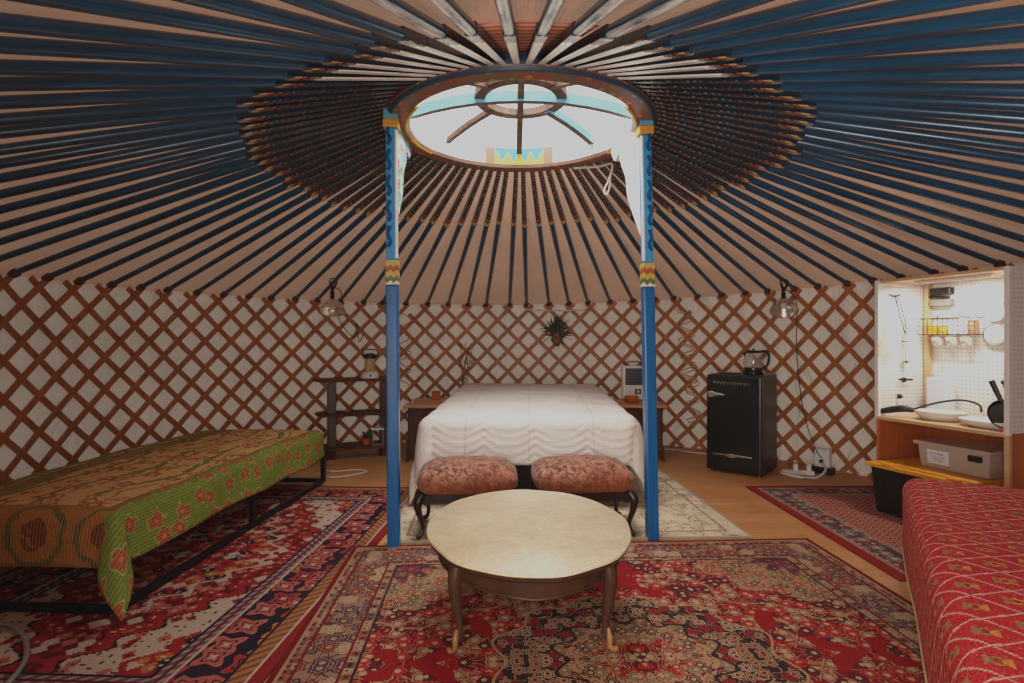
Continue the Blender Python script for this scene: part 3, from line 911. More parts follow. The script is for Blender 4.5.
# ---- the two blue posts
def post(x0, y0, x1, y1, ztop, label, white):
    t = thing('support_post', label, 'post', (x0, y0, 0), 0.05, 'pair of blue crown posts')
    dx, dy = x1-x0, y1-y0
    def P(z): k = z/ztop; return Vector((dx*k, dy*k, z))
    mb = MB(); mb.bar(P(0), P(1.40), 0.064, 0.064, up=(0, 1, 0)); mb.build('lower_shaft', M['post_blue'], t, bevel=0.008)
    mb = MB(); mb.bar(P(1.40), P(1.53), 0.068, 0.068, up=(0, 1, 0)); mb.build('chevron_band', M['chevron'], t, bevel=0.005)
    mb = MB(); mb.bar(P(1.53), P(ztop-0.10), 0.058, 0.058, up=(0, 1, 0)); mb.build('upper_shaft', M['post_light'], t, bevel=0.008)
    sgn = 1 if not white else -1
    mb = MB(); mb.bar(P(1.54)+Vector((sgn*0.026, -0.024, 0)), P(ztop-0.11)+Vector((sgn*0.026, -0.024, 0)), 0.014, 0.02, up=(0, 1, 0)); mb.build('white_edge_stripe', M['white_paint'], t, bevel=0.003)
    mb = MB()
    for k in range(5):
        z = 1.60+k*0.135
        mb.tube(curve_pts([P(z)+Vector((-sgn*0.018, -0.0295, 0)), P(z+0.03)+Vector((-sgn*0.004, -0.034, 0)), P(z+0.07)+Vector((-sgn*0.018, -0.0295, 0)), P(z+0.11)+Vector((-sgn*0.006, -0.032, 0))], 4), 0.010, 6)
    mb.build('carved_relief', M['post_relief'], t, smooth=True)
    mb = MB(); mb.bar(P(ztop-0.10), P(ztop-0.055), 0.082, 0.082, up=(0, 1, 0)); mb.build('orange_collar', M['gold_paint'], t, bevel=0.006)
    mb = MB(); mb.bar(P(ztop-0.055), P(ztop+0.005), 0.076, 0.076, up=(0, 1, 0)); mb.build('cap_block', M['sky_blue'], t, bevel=0.006)
    # horn-shaped carved bracket running back along the crown ring
    s = -1.0 if not white else 1.0
    ln = 0.40 if not white else 0.36
    out = [(0.0, 0.0), (ln, 0.0), (ln*0.92, -0.10), (ln*0.78, -0.07), (ln*0.66, -0.16), (ln*0.52, -0.24), (ln*0.45, -0.36), (ln*0.22, -0.50), (0.0, -0.62)]
    mb = MB(); th = 0.018
    Mx = Matrix(((0, 0, 1, 0), (1, 0, 0, 0), (0, 1, 0, 0), (0, 0, 0, 1)))
    top = P(ztop-0.03)
    poly = curve_pts([(a, b, 0) for a, b in out], 4)
    mb.prism([(p.x, p.y) for p in poly], -th, th, M=Matrix.Translation(top+Vector((0, 0.028, 0))) @ RZ(math.radians(-4 if not white else 12)) @ Mx)
    mb.build('carved_bracket', M['bracket_glare'] if white else M['bracket'], t, bevel=0.004)
    return t
post(-0.630, 2.99, -0.642, 2.985, 2.33, 'left blue wooden post with chevron band, beside the daybed side', False)
post(0.780, 3.115, 0.727, 3.08, 2.33, 'right blue wooden post with chevron band and glare-whitened bracket', True)
# white cord knotted on the crown beside the right post
mb = MB()
mb.tube(curve_pts([(0.42, 3.83, 2.285), (0.58, 3.78, 2.28), (0.66, 3.70, 2.27), (0.64, 3.70, 2.17), (0.61, 3.70, 2.10), (0.625, 3.70, 2.07), (0.645, 3.70, 2.12), (0.65, 3.70, 2.2)], 8), 0.008, 6)
o = mb.build('tie_cord', M['cord_white'], smooth=True); tag(o, 'white cord looped under the crown ring beside the right post', 'cord')
# ------------------------------------------------------------------ rugs
def rug(label, c, hw, hl, rz, mat, z, th=0.010):
    mb = MB()
    def fn(u, v): return Vector(((u-0.5)*2*hw, (v-0.5)*2*hl, th+0.0015*math.sin(u*9+v*5)))
    mb.grid(fn, 40, 50)
    n = 41
    # skirt
    def side(pts):
        vs = []; fs = []
        for p in pts: vs += [p, Vector((p.x, p.y, 0))]
        for i in range(len(pts)-1): fs.append((2*i, 2*i+1, 2*i+3, 2*i+2))
        mb.add(vs, fs)
    side([fn(k/40, 0) for k in range(41)]); side([fn(1, k/50) for k in range(51)])
    side([fn(1-k/40, 1) for k in range(41)]); side([fn(0, 1-k/50) for k in range(51)])
    o = mb.build('rug', mat, smooth=True)
    o.location = (c[0], c[1], z); o.rotation_euler = (0, 0, rz)
    return tag(o, label, 'rug', 'rugs on the plywood floor')
R3 = math.radians(3)
rug('worn cream rug with faded grey-brown marks, under the foot of the bed', (0.285, 4.02), 1.02, 0.945, math.radians(2.6), rug_white(1.02, 0.945), 0.0008)
rug('red, cream and navy geometric rug, under the patterned daybed', (-1.56, 2.85), 0.82, 1.38, math.radians(-3.4), rug_left(0.82, 1.38), 0.001)
rug('large red medallion rug with tan floral border, under the round table', (0.445, 1.925), 1.235, 1.11, math.radians(2.6), rug_center(1.235, 1.11), 0.004)
rug('small red rug with fine repeat pattern and navy border, in front of the cabinet', (2.31, 3.40), 0.54, 0.83, math.radians(0.5), rug_right(0.54, 0.83), 0.0008)

# ------------------------------------------------------------------ draped cloth helper
def drape_fn(a, b, y0, o_side, o_front, o_back, r, flare, top, wave=None, crown=0.0, pw=2.0, corner=0.0):
    """cloth over a block: x in [-a,a], y in [y0, y0+b]; o_* overhang arc lengths. returns fn(u,v), uvf"""
    U = a+o_side; V0 = -o_front; V1 = b+o_back
    def st(u, v): return (2*u-1)*U, V0+(V1-V0)*v
    def fn(u, v):
        s, t = st(u, v)
        ox = max(0.0, abs(s)-a); oy = 0.0; sy = 0
        if t < 0: oy = -t; sy = -1
        elif t > b: oy = t-b; sy = 1
        bx = max(-a, min(a, s)); by = max(0.0, min(b, t))
        pq = pw if t < 0 else 2.6
        o = (ox**pq+oy**pq)**(1.0/pq) if (ox or oy) else 0.0
        if o > 0:
            q = r*PI/2
            if o < q: h = r*math.sin(o/r); g_ = r*(1-math.cos(o/r))
            else: h = r+flare*(o-q); g_ = r+(o-q)*math.sqrt(max(0.05, 1-flare*flare))
            h += corner*min(ox, oy)*(1 if t < 0 else 0)
            dx = ox/o*(1 if s > 0 else -1); dy = oy/o*sy
        else: h = g_ = 0.0; dx = dy = 0.0
        if ox and oy:
            l_ = math.hypot(dx, dy); dx /= l_; dy /= l_
        w = wave(s, t, o) if wave else (0, 0)
        z = top-g_+crown*(1-(bx/a)**2)*(1-((by/b)*2-1)**2)+w[1]
        return Vector((bx+dx*(h+w[0]), y0+by+dy*(h+w[0]), z))
    return fn, (lambda u, v: st(u, v))

# ------------------------------------------------------------------ double bed
bed = thing('double_bed', 'double bed under a white duvet, between the two blue posts', 'bed', (0.115, 3.74, 0.0135), math.radians(-1.9))
mb = MB(); mb.box((0, 1.06, 0.20), (1.36, 2.04, 0.22)); mb.build('bed_base', M['bedframe'], bed, bevel=0.01)
for x in (-0.6, 0.6):
    for y in (0.14, 1.98):
        mb = MB(); mb.lathe([(0.022, 0.012), (0.032, 0.10)], 14, (x, y, 0)); mb.build('leg', M['ebony'], bed)
mb = MB(); mb.box((0, 1.07, 0.435), (1.40, 2.06, 0.25)); mb.build('mattress', M['mattress_white'], bed, bevel=0.05, segs=3)
def bedwave(s, t, o):
    dx = 0.0; dz = 0.0
    if t < 0.10:
        per = 0.34; ph = ((s+0.30)/per) % 1.0
        sag = 4*ph*(1-ph)                      # 0 at a gathered seam, 1 in between
        k = min(1.0, max(0.0, (0.10-t)/0.12))
        fade = 1.0 if t > -0.38 else max(0.35, 1-(-t-0.38)*4)
        dd = -t - 0.07*sag
        dx += k*fade*((0.0045*math.sin(dd*2*PI/0.055+0.9*math.sin(s*9))+0.002*math.sin(dd*2*PI/0.023+s*20))*(0.3+0.7*abs(1-sag))+0.016*sag)
        dz += 0.0
    if o > 0.05 and t >= 0.0:
        dx += 0.02*math.sin(t*13.0+s*2)*min(1, (o-0.05)/0.25)
    dz += 0.05*max(0.0, t)/2.08+0.004*math.sin(s*11+t*3)*math.sin(t*6.0)+0.004*math.sin(t*17+s*2)
    return dx, dz
fn, uvf = drape_fn(0.635, 2.08, 0.035, 0.46, 0.375, 0.03, 0.10, 0.17, 0.598, bedwave, 0.02, 1.6)
mb = MB(); mb.grid(fn, 150, 170, uvf=uvf)
mb.build('duvet', M['duvet'], bed, smooth=True, solid=0.012)

# ------------------------------------------------------------------ daybed on the left
db = thing('daybed', 'low black steel daybed on the left with a green and gold patterned cover', 'daybed', (-2.046, 2.262, 0.014), math.radians(-3.4))
hw, ln = 0.47, 2.08
for z, nm in ((0.018, 'floor_rail'), (0.205, 'top_rail')):
    mb = MB()
    for x in (-hw, hw): mb.bar((x, 0, z), (x, ln, z), 0.03, 0.03)
    for y in (0, ln): mb.bar((-hw-0.015, y, z), (hw+0.015, y, z), 0.03, 0.03)
    mb.build(nm, M['black_metal'], db, bevel=0.003)
for x in (-hw, hw):
    for y in (0, ln*0.5, ln):
        mb = MB(); mb.bar((x, y, 0.012), (x, y, 0.21), 0.032, 0.032, up=(0, 1, 0)); mb.build('leg', M['black_metal'], db, bevel=0.003)
mb = MB(); mb.box((0, ln/2, 0.305), (0.92, ln-0.02, 0.18)); mb.build('mattress', M['mattress_white'], db, bevel=0.04, segs=3)
def dbwave(s, t, o):
    w = 0.0
    if o > 0.04:
        w = 0.012*math.sin(t*9.0+s*6.0+1.0)*min(1, (o-0.04)/0.12)
    return w, 0.005*math.sin(s*7+t*4)+0.003*math.sin(t*11-s*3)
fn, uvf = drape_fn(0.435, ln-0.06, 0.03, 0.235, 0.245, 0.21, 0.05, 0.10, 0.408, dbwave, 0.012, 1.45, 0.75)
mb = MB(); mb.grid(fn, 90, 150, uvf=uvf)
mb.build('patterned_cover', cover_green(), db, smooth=True, solid=0.006)

# ------------------------------------------------------------------ red daybed, lower right
sb = thing('daybed', 'daybed under a red woven throw with white zigzag diamonds, at the lower right', 'daybed', (1.31+0.34, 1.785-0.2125, 0), math.radians(-32.0))
LX, LY = 0.80, 1.92
mb = MB(); mb.box((0, 0, 0.13), (LX-0.06, LY-0.06, 0.10)); mb.build('base', M['cab_wood'], sb, bevel=0.008)
for x in (-0.33, 0.33):
    for y in (-0.88, 0.88):
        mb = MB(); mb.box((x, y, 0.050), (0.05, 0.05, 0.064)); mb.build('leg', M['walnut'], sb, bevel=0.004)
mb = MB(); mb.box((0, 0, 0.305), (LX-0.03, LY-0.03, 0.25)); mb.build('mattress', M['mattress_white'], sb, bevel=0.05, segs=3)
def sbwave(s, t, o):
    return (0.002*math.sin(t*8+s*5)*min(1, o/0.2), 0.004*math.sin(s*6+t*5))
fn0, uvf = drape_fn(LX/2-0.055, LY-0.11, -LY/2+0.055, 0.355, 0.36, 0.36, 0.065, 0.0, 0.480, sbwave, 0.012)
def fn1(u, v):
    p = fn0(u, v); return p
mb = MB(); mb.grid(fn1, 70, 120, uvf=uvf)
mb.build('woven_throw', throw_red(), sb, smooth=True, solid=0.006)
mb = MB()
pts = [fn1(0.0, k/60) for k in range(61)]
mb.tube([p+Vector((-0.002, 0, 0)) for p in pts], 0.0035, 6); mb.build('hem_binding', M['lattice_tie'], sb, smooth=True)

# ------------------------------------------------------------------ velvet stools
def make_stool(label, loc, rz):
    t = thing('footstool', label, 'stool', loc, rz, 'velvet stools at the foot of the bed')
    w, d = 0.575, 0.40
    mb = MB()
    def cushion(top):
        N, K = 48, 14; vs = []; fs = []
        for j in range(K+1):
            ph = -PI/2+PI*j/K
            cz = math.sin(ph); cr = math.cos(ph)
            for i in range(N):
                a = 2*PI*i/N; ca, sa = math.cos(a), math.sin(a)
                ex = 0.35
                x = math.copysign(abs(ca)**ex, ca); y = math.copysign(abs(sa)**ex, sa)
                rr = abs(cr)**0.55
                z = math.copysign(abs(cz)**0.8, cz)
                puff = 1.0+0.03*math.sin(3*a)*0.3
                vs.append((x*rr*w/2*puff, y*rr*d/2*puff, 0.300+z*(0.090 if z > 0 else 0.084)+(0.022*(1-x*x*rr*rr)*(1-y*y*rr*rr) if z > 0 else 0)))
        for j in range(K):
            for i in range(N): fs.append((j*N+i, j*N+(i+1) % N, (j+1)*N+(i+1) % N, (j+1)*N+i))
        return vs, fs
    mb.add(*cushion(True)); mb.build('cushion', M['velvet'], t, smooth=True)
    mb = MB()
    for sy in (-1, 1):
        pts = [(-w/2+0.05, sy*(d/2-0.035), 0.212), (-w/4, sy*(d/2-0.03), 0.226), (0, sy*(d/2-0.03), 0.218), (w/4, sy*(d/2-0.03), 0.226), (w/2-0.05, sy*(d/2-0.035), 0.212)]
        c = curve_pts(pts, 6)
        for a, b in zip(c[:-1], c[1:]): mb.bar(a, b, 0.028, 0.05)
    for sx in (-1, 1):
        c = curve_pts([(sx*(w/2-0.035), -d/2+0.05, 0.212), (sx*(w/2-0.03), 0, 0.224), (sx*(w/2-0.035), d/2-0.05, 0.212)], 6)
        for a, b in zip(c[:-1], c[1:]): mb.bar(a, b, 0.028, 0.05)
    mb.build('carved_apron', M['ebony'], t)
    for sx in (-1, 1):
        for sy in (-1, 1):
            mb = MB(); x, y = sx*(w/2-0.035), sy*(d/2-0.035)
            P = curve_pts([(x-sx*0.006, y-sy*0.004, 0.240), (x+sx*0.016, y+sy*0.012, 0.205), (x+sx*0.012, y+sy*0.008, 0.15), (x-sx*0.008, y-sy*0.006, 0.07), (x+sx*0.004, y+sy*0.004, 0.022), (x+sx*0.022, y+sy*0.014, 0.014)], 6)
            Rr = lerp_list([0.026, 0.026, 0.018, 0.012, 0.012, 0.014], 6)
            mb.tube(P, Rr, 10); mb.build('leg', M['ebony'], t, smooth=True)
    return t
make_stool('low brown velvet stool with dark curved legs, nearer the left blue post', (-0.255, 3.255, 0.0132), math.radians(2.6))
make_stool('low brown velvet stool with dark curved legs, nearer the right blue post', (0.405, 3.29, 0.0132), math.radians(2.6))

# ------------------------------------------------------------------ oval marble table
tb = thing('coffee_table', 'oval marble-topped coffee table with slim curved wooden legs, on the red rug', 'table', (0.065, 2.26, 0.0165), math.radians(1.5))
ax_, by_ = 0.402, 0.502; H = 0.355
wob = lambda a: 1.0+0.007*math.sin(a*8.0+0.6)+0.004*math.sin(a*13)
mb = MB(); mb.lathe([(0.0, H-0.022), (0.975, H-0.022), (1.0, H-0.014), (1.0, H-0.005), (0.985, H), (0.0, H)], 96, sx=ax_, sy=by_, wob=wob)
mb.build('marble_top', M['marble'], tb, smooth=True)
mb = MB(); mb.lathe([(0.86, H-0.045), (0.955, H-0.040), (0.985, H-0.030), (0.97, H-0.0225), (0.86, H-0.0225)], 96, sx=ax_, sy=by_, wob=wob)
mb.build('top_moulding', M['table_wood'], tb, smooth=True)
mb = MB(); N = 96; vs = []; fs = []
for k in range(N):
    a = 2*PI*k/N
    dip = 0.014*(1-abs(math.sin(2*a)))+0.0
    for r, z in ((0.855, H-0.098-dip), (0.875, H-0.098-dip), (0.89, H-0.03), (0.855, H-0.03)):
        vs.append((r*ax_*math.cos(a), r*by_*math.sin(a), z))
for k in range(N):
    for j in range(4): fs.append((k*4+j, ((k+1) % N)*4+j, ((k+1) % N)*4+(j+1) % 4, k*4+(j+1) % 4))
mb.add(vs, fs); mb.build('apron', M['table_wood'], tb, smooth=True)
mb = MB()
for k in range(N):
    pass
pts = [(0.878*ax_*math.cos(2*PI*k/N), 0.878*by_*math.sin(2*PI*k/N), H-0.098-0.014*(1-abs(math.sin(4*PI*k/N)))) for k in range(N)]
mb.tube(pts, 0.005, 6, closed=True); mb.build('apron_bead', M['table_wood'], tb, smooth=True)
for sx in (-1, 1):
    for sy in (-1, 1):
        a = math.atan2(sy*0.66, sx*0.75); x = 0.86*ax_*math.cos(a); y = 0.86*by_*math.sin(a)
        d = Vector((math.cos(a), math.sin(a), 0))
        mb = MB()
        P = curve_pts([(x, y, H-0.035), Vector((x, y, H-0.10))+d*0.018, Vector((x, y, H-0.19))+d*0.010, Vector((x, y, 0.09))-d*0.002, Vector((x, y, 0.035))+d*0.004], 6)
        mb.tube(P, lerp_list([0.028, 0.026, 0.020, 0.013, 0.012], 6), 10)
        leg = mb.build('leg', M['table_wood'], tb, smooth=True)
        mb = MB()
        P = curve_pts([Vector((x, y, 0.075))+d*0.010, Vector((x, y, 0.040))+d*0.016, Vector((x, y, 0.012))+d*0.018, Vector((x, y, 0.009))+d*0.038, Vector((x, y, 0.022))+d*0.044], 5)
        mb.tube(P, lerp_list([0.006, 0.012, 0.010, 0.009, 0.006], 5), 8)
        mb.build('gilt_foot', M['old_gilt'], leg, smooth=True)
# ------------------------------------------------------------------ small bedside tables
def bedside(label, loc, rz, w, d, feet):
    t = thing('bedside_table', label, 'bedside table', loc, rz, 'bedside tables')
    H = 0.52
    mb = MB(); mb.box((0, 0, H-0.012), (w, d, 0.024)); mb.build('table_top', M['oak_top'], t, bevel=0.006)
    bw, bd = w-0.08, d-0.07
    mb = MB(); mb.box((0, 0.005, 0.285), (bw, bd, 0.44)); mb.build('cabinet_body', M['walnut'], t, bevel=0.004)
    for k in range(2):
        x = (k-0.5)*bw/2
        mb = MB(); mb.box((x, -bd/2+0.000, 0.285), (bw/2-0.02, 0.022, 0.36)); dr = mb.build('door', M['walnut'], t, bevel=0.004)
        mb = MB(); mb.lathe([(0.0, 0.0), (0.006, 0.0), (0.006, 0.012), (0.012, 0.018), (0.009, 0.026), (0.0, 0.028)], 12, M=Matrix.Translation((x+(0.5-k)*0.10*1.2, -bd/2-0.010, 0.33)) @ RX(PI/2))
        mb.build('knob', M['steel_dark'], dr, smooth=True)
    for sx in (-1, 1):
        for sy in (-1, 1):
            mb = MB(); x, y = sx*(w/2-0.05), sy*(d/2-0.045)
            mb.tube(curve_pts([(x, y, 0.14), (x, y, 0.08), (x+sx*0.004, y, 0.03), (x+sx*0.03, y+sy*0.012, 0.010)], 5), lerp_list([0.024, 0.020, 0.014, 0.012], 5), 8)
            mb.build('leg', M['walnut'], t, smooth=True)
    return t
bedside('dark wooden bedside table with oak top, left of the bed', (-0.80, 5.41, 0.001), math.radians(0), 0.38, 0.70, True)
bedside('dark wooden bedside table with oak top, right of the bed', (1.185, 5.36, 0.001), math.radians(-3), 0.48, 0.60, True)
# things on them
t = thing('wooden_box', 'small square orange wooden box on the left bedside table', 'box', (-0.76, 5.60, 0.5215), 0.2)
mb = MB(); mb.box((0, 0, 0.033), (0.085, 0.05, 0.066)); mb.build('box_body', M['orange_box'], t, bevel=0.005)
mb = MB(); mb.box((0, 0, 0.075), (0.089, 0.054, 0.018)); mb.build('lid', M['orange_box'], t, bevel=0.004)
t = thing('tea_light', 'tiny pale tea light on the left bedside table near its left end', 'candle', (-0.945, 5.35, 0.5215))
mb = MB(); mb.lathe([(0.0, 0.0), (0.019, 0.0), (0.019, 0.016), (0.016, 0.016), (0.0, 0.014)], 16); mb.build('cup', M['alu'], t, smooth=True)
mb = MB(); mb.tube([(0, 0, 0.0135), (0.001, 0, 0.024)], 0.0015, 6); mb.build('wick', M['cord_black'], t)
t = thing('portable_heater', 'white boxy appliance with dark louvred window on the right bedside table', 'heater', (1.20, 5.52, 0.5215), math.radians(-6))
mb = MB(); mb.box((0, 0, 0.175), (0.23, 0.11, 0.33))
mb.build('casing', M['white_plastic'], t, bevel=0.014)
mb = MB(); mb.box((0.0, -0.0555, 0.235), (0.175, 0.006, 0.165)); lv = mb.build('louvred_window', M['black_plastic'], t, bevel=0.002)
mb = MB()
for k in range(6): mb.box((0.0, -0.060, 0.17+k*0.026), (0.165, 0.004, 0.007))
mb.build('louvre_bars', M['steel_dark'], lv)
mb = MB(); mb.box((0.035, -0.0555, 0.09), (0.06, 0.005, 0.05)); d_ = mb.build('dial_plate', M['steel_dark'], t, bevel=0.002)
mb = MB(); mb.lathe([(0.0, 0), (0.014, 0), (0.012, 0.012), (0.0, 0.012)], 14, M=Matrix.Translation((0.035, -0.058, 0.09)) @ RX(PI/2)); mb.build('dial', M['white_plastic'], d_, smooth=True)
mb = MB(); mb.tube(curve_pts([(-0.07, 0, 0.338), (-0.06, 0, 0.375), (0.06, 0, 0.375), (0.07, 0, 0.338)], 6), 0.006, 8); mb.build('carry_handle', M['steel_dark'], t, smooth=True)
for x in (-0.09, 0.09):
    mb = MB(); mb.box((x, 0, 0.006), (0.03, 0.09, 0.012)); mb.build('foot', M['black_plastic'], t)
t = thing('ceramic_bowl', 'small orange ceramic bowl on the right bedside table before the white appliance', 'bowl', (1.135, 5.32, 0.5215))
mb = MB(); mb.lathe([(0.0, 0.0), (0.04, 0.0), (0.062, 0.02), (0.068, 0.055), (0.058, 0.062), (0.054, 0.055), (0.05, 0.02), (0.0, 0.012)], 28); mb.build('bowl_body', M['orange_cer'], t, smooth=True)
mb = MB(); mb.lathe([(0.036, -0.0), (0.036, 0.006), (0.0, 0.006)], 20); mb.build('foot_ring', M['orange_box'], t, smooth=True)

# ------------------------------------------------------------------ three-tier shelf, left back
sh = thing('corner_shelf', 'dark brown three-tier wooden shelf with rounded ends by the left back wall', 'shelf', (-1.50, 5.37, 0.001), math.radians(22))
def shelf_outline(w, d):
    P = [(-w/2, -0.02), (-w/2+0.05, -d/2+0.03), (-w/2+0.2, -d/2), (0, -d/2+0.03), (w/2-0.15, -d/2), (w/2-0.03, -d/2+0.04), (w/2, 0.0), (w/2-0.02, d/2), (-w/2+0.05, d/2)]
    return [(p.x, p.y) for p in curve_pts([(a, b, 0) for a, b in P]+[(P[0][0], P[0][1], 0)], 5)[:-1]]
for z, w in ((0.722, 0.74), (0.40, 0.70), (0.085, 0.70)):
    mb = MB(); mb.prism(shelf_outline(w, 0.30), z, z+0.026); mb.build('shelf_board', M['shelf_wood'], sh, bevel=0.004)
for x in (-0.22, 0.27):
    for z0, z1 in ((0.109, 0.40), (0.424, 0.722)):
        mb = MB(); mb.box((x, 0.0, (z0+z1)/2), (0.075, 0.16, z1-z0)); mb.build('upright', M['walnut'], sh, bevel=0.004)
for x in (-0.24, 0.28):
    mb = MB(); mb.box((x, 0, 0.0425), (0.09, 0.20, 0.085), taper=1.15); mb.build('foot', M['walnut'], sh, bevel=0.006)
R22 = RZ(math.radians(22))
def on_shelf(x, y, z): return tuple(Vector((-1.50, 5.37, z+0.001)) + (R22 @ Vector((x, y, 0))))
# camping lantern
t = thing('camping_lantern', 'white camping lantern with clear chimney and black top on the dark wooden shelf', 'lantern', on_shelf(0.13, -0.03, 0.7465), 0.2)
mb = MB(); mb.lathe([(0.0, 0), (0.085, 0), (0.088, 0.02), (0.078, 0.045), (0.055, 0.062), (0.05, 0.066), (0.0, 0.066)], 28); mb.build('base', M['white_plastic'], t, smooth=True)
mb = MB(); mb.lathe([(0.048, 0.066), (0.052, 0.09), (0.052, 0.175), (0.048, 0.19)], 24); mb.build('clear_chimney', M['lantern_glass'], t, smooth=True)
for k in range(3):
    a = 2*PI*k/3+0.4
    mb = MB(); mb.tube([(0.024*math.cos(a), 0.024*math.sin(a), 0.066), (0.024*math.cos(a), 0.024*math.sin(a), 0.175)], 0.009, 8); mb.build('lamp_tube', M['paper'], t, smooth=True)
mb = MB(); mb.lathe([(0.0, 0.19), (0.06, 0.19), (0.064, 0.2), (0.06, 0.225), (0.03, 0.24), (0.0, 0.242)], 24); mb.build('cap', M['black_plastic'], t, smooth=True)
mb = MB(); mb.tube(curve_pts([(-0.06, 0, 0.205), (-0.075, 0, 0.24), (-0.055, 0, 0.272), (0.055, 0, 0.272), (0.075, 0, 0.24), (0.06, 0, 0.205)], 5), 0.006, 8); mb.build('handle', M['black_plastic'], t, smooth=True)
mb = MB(); mb.lathe([(0.0, 0), (0.012, 0), (0.01, 0.01), (0, 0.01)], 12, M=Matrix.Translation((0.01, -0.082, 0.028)) @ RX(PI/2)); mb.build('switch', M['black_plastic'], t, smooth=True)
# little things on lower tiers
t = thing('trailing_plant', 'small dark green potted plant on the bottom tier of the wooden shelf', 'plant', on_shelf(0.10, -0.02, 0.1095))
mb = MB(); mb.lathe([(0.0, 0), (0.035, 0), (0.045, 0.06), (0.04, 0.06), (0.0, 0.055)], 18); mb.build('pot', M['orange_cer'], t, smooth=True)
mb = MB()
for k in range(46):
    a = random.uniform(0, 2*PI); e = random.uniform(0.2, 1.3); ln = random.uniform(0.05, 0.11)
    d = Vector((math.cos(a)*math.cos(e), math.sin(a)*math.cos(e), math.sin(e)))
    b = Vector((0.012*math.cos(a), 0.012*math.sin(a), 0.056)); s = d.cross(Vector((0, 0, 1))).normalized()*0.014
    mid = b+d*ln*0.55+Vector((0, 0, 0.01)); tip = b+d*ln-Vector((0, 0, 0.02))
    mb.add([b, mid-s, tip, mid+s], [(0, 1, 2, 3)])
mb.build('foliage', M['leaf_green'], t)
t = thing('small_stool_box', 'small grey open box frame on the bottom tier of the wooden shelf', 'box', on_shelf(0.19+0.0, -0.085, 0.1095), 0.4)
mb = MB()
for x in (-0.05, 0.05): mb.box((x, 0, 0.075), (0.012, 0.09, 0.15))
mb.box((0, 0, 0.006), (0.11, 0.09, 0.012))
mb.build('frame', simple('grey_box_paint', (110, 106, 100), 0.6), t)
mb = MB(); mb.box((0, 0, 0.156), (0.115, 0.095, 0.012)); mb.build('lid', M['paper'], t)
t = thing('trinket_dish', 'little red-brown trinket bowl on the middle tier of the wooden shelf', 'bowl', on_shelf(-0.08, -0.06, 0.4245))
mb = MB(); mb.lathe([(0.0, 0.0), (0.02, 0.0), (0.04, 0.022), (0.036, 0.024), (0.0, 0.008)], 20); mb.build('bowl_body', M['orange_box'], t, smooth=True)
mb = MB(); mb.lathe([(0.0, 0.008), (0.016, 0.012), (0.018, 0.024), (0.0, 0.034)], 14); mb.build('lid_knob', M['gold_paint'], t, smooth=True)

# ------------------------------------------------------------------ retro mini fridge
fa = math.atan2(-0.66, 0.75)
fr = thing('mini_fridge', 'black retro mini fridge with chrome handle and trim, on the floor by the right wall', 'fridge', (1.655+0.375*0.46+0.33*0.42, 4.784-0.33*0.46+0.375*0.42, 0), fa)
FW, FD, FH = 0.45, 0.42, 0.825
mb = MB(); mb.box((0, 0.03, 0.014+(FH-0.014)/2), (FW, FD-0.06, FH-0.014)); mb.build('cabinet', M['fridge_black'], fr, bevel=0.012)
mb = MB(); mb.box((0, -FD/2+0.025, 0.016+(FH-0.020)/2), (FW, 0.05, FH-0.024)); mb.build('door', M['fridge_black'], fr, bevel=0.014, segs=3)
dy = -FD/2
mb = MB()
mb.prism([(p.x, p.y) for p in curve_pts([(-0.205, 0.0, 0), (-0.20, 0.024, 0), (-0.175, 0.028, 0), (-0.13, 0.016, 0), (-0.07, 0.006, 0), (-0.07, -0.004, 0), (-0.13, -0.010, 0), (-0.17, -0.026, 0), (-0.20, -0.022, 0), (-0.205, 0.0, 0)], 4)[:-1]], 0, 0.024, M=Matrix.Translation((0, dy, 0.655)) @ RX(PI/2))
mb.build('chrome_handle', M['chrome'], fr, bevel=0.005)
mb = MB()
mb.prism([(-0.16, 0.006), (-0.03, 0.012), (0.0, 0.018), (0.03, 0.012), (0.16, 0.006), (0.165, 0), (0.16, -0.004), (0.05, -0.006), (0.0, -0.020), (-0.05, -0.006), (-0.16, -0.004), (-0.165, 0)], 0, 0.012, M=Matrix.Translation((-0.01, dy, 0.155)) @ RX(PI/2))
mb.build('chrome_trim_bar', M['chrome'], fr, bevel=0.003)
mb = MB()
pts = []
for k in range(150):                       # running script lettering, too small to read
    u = k/149; ph = u*11*2*PI
    x = -0.165+0.30*u+0.006*math.sin(ph)
    z = 0.752+0.0085*math.cos(ph)*(1.0 if int(u*11) % 3 else 1.5)-0.004*u
    if u < 0.06: z += (0.06-u)*0.1
    pts.append((x, dy-0.004, z))
mb.tube(pts, 0.0026, 5); mb.tube([(-0.165, dy-0.004, 0.760), (-0.12, dy-0.004, 0.762)], 0.0035, 6)
mb.build('script_lettering', M['chrome'], fr, smooth=True)
for x in (-0.19, 0.19):
    for y in (-0.15, 0.16):
        mb = MB(); mb.lathe([(0.0, 0.001), (0.02, 0.001), (0.016, 0.032), (0, 0.032)], 12, (x, y, 0)); mb.build('foot', M['black_plastic'], fr)
mb = MB(); mb.box((-0.10, -0.02, FH+0.004), (0.16, 0.12, 0.008)); o = mb.build('tray', M['steel_dark'], None, bevel=0.003)
# flat notebook lying on the fridge
o.name = 'notebook'; o.parent = None
o.matrix_world = Matrix.Translation(fr.location) @ RZ(fa); tag(o, 'thin grey notebook lying flat on top of the black fridge', 'notebook')
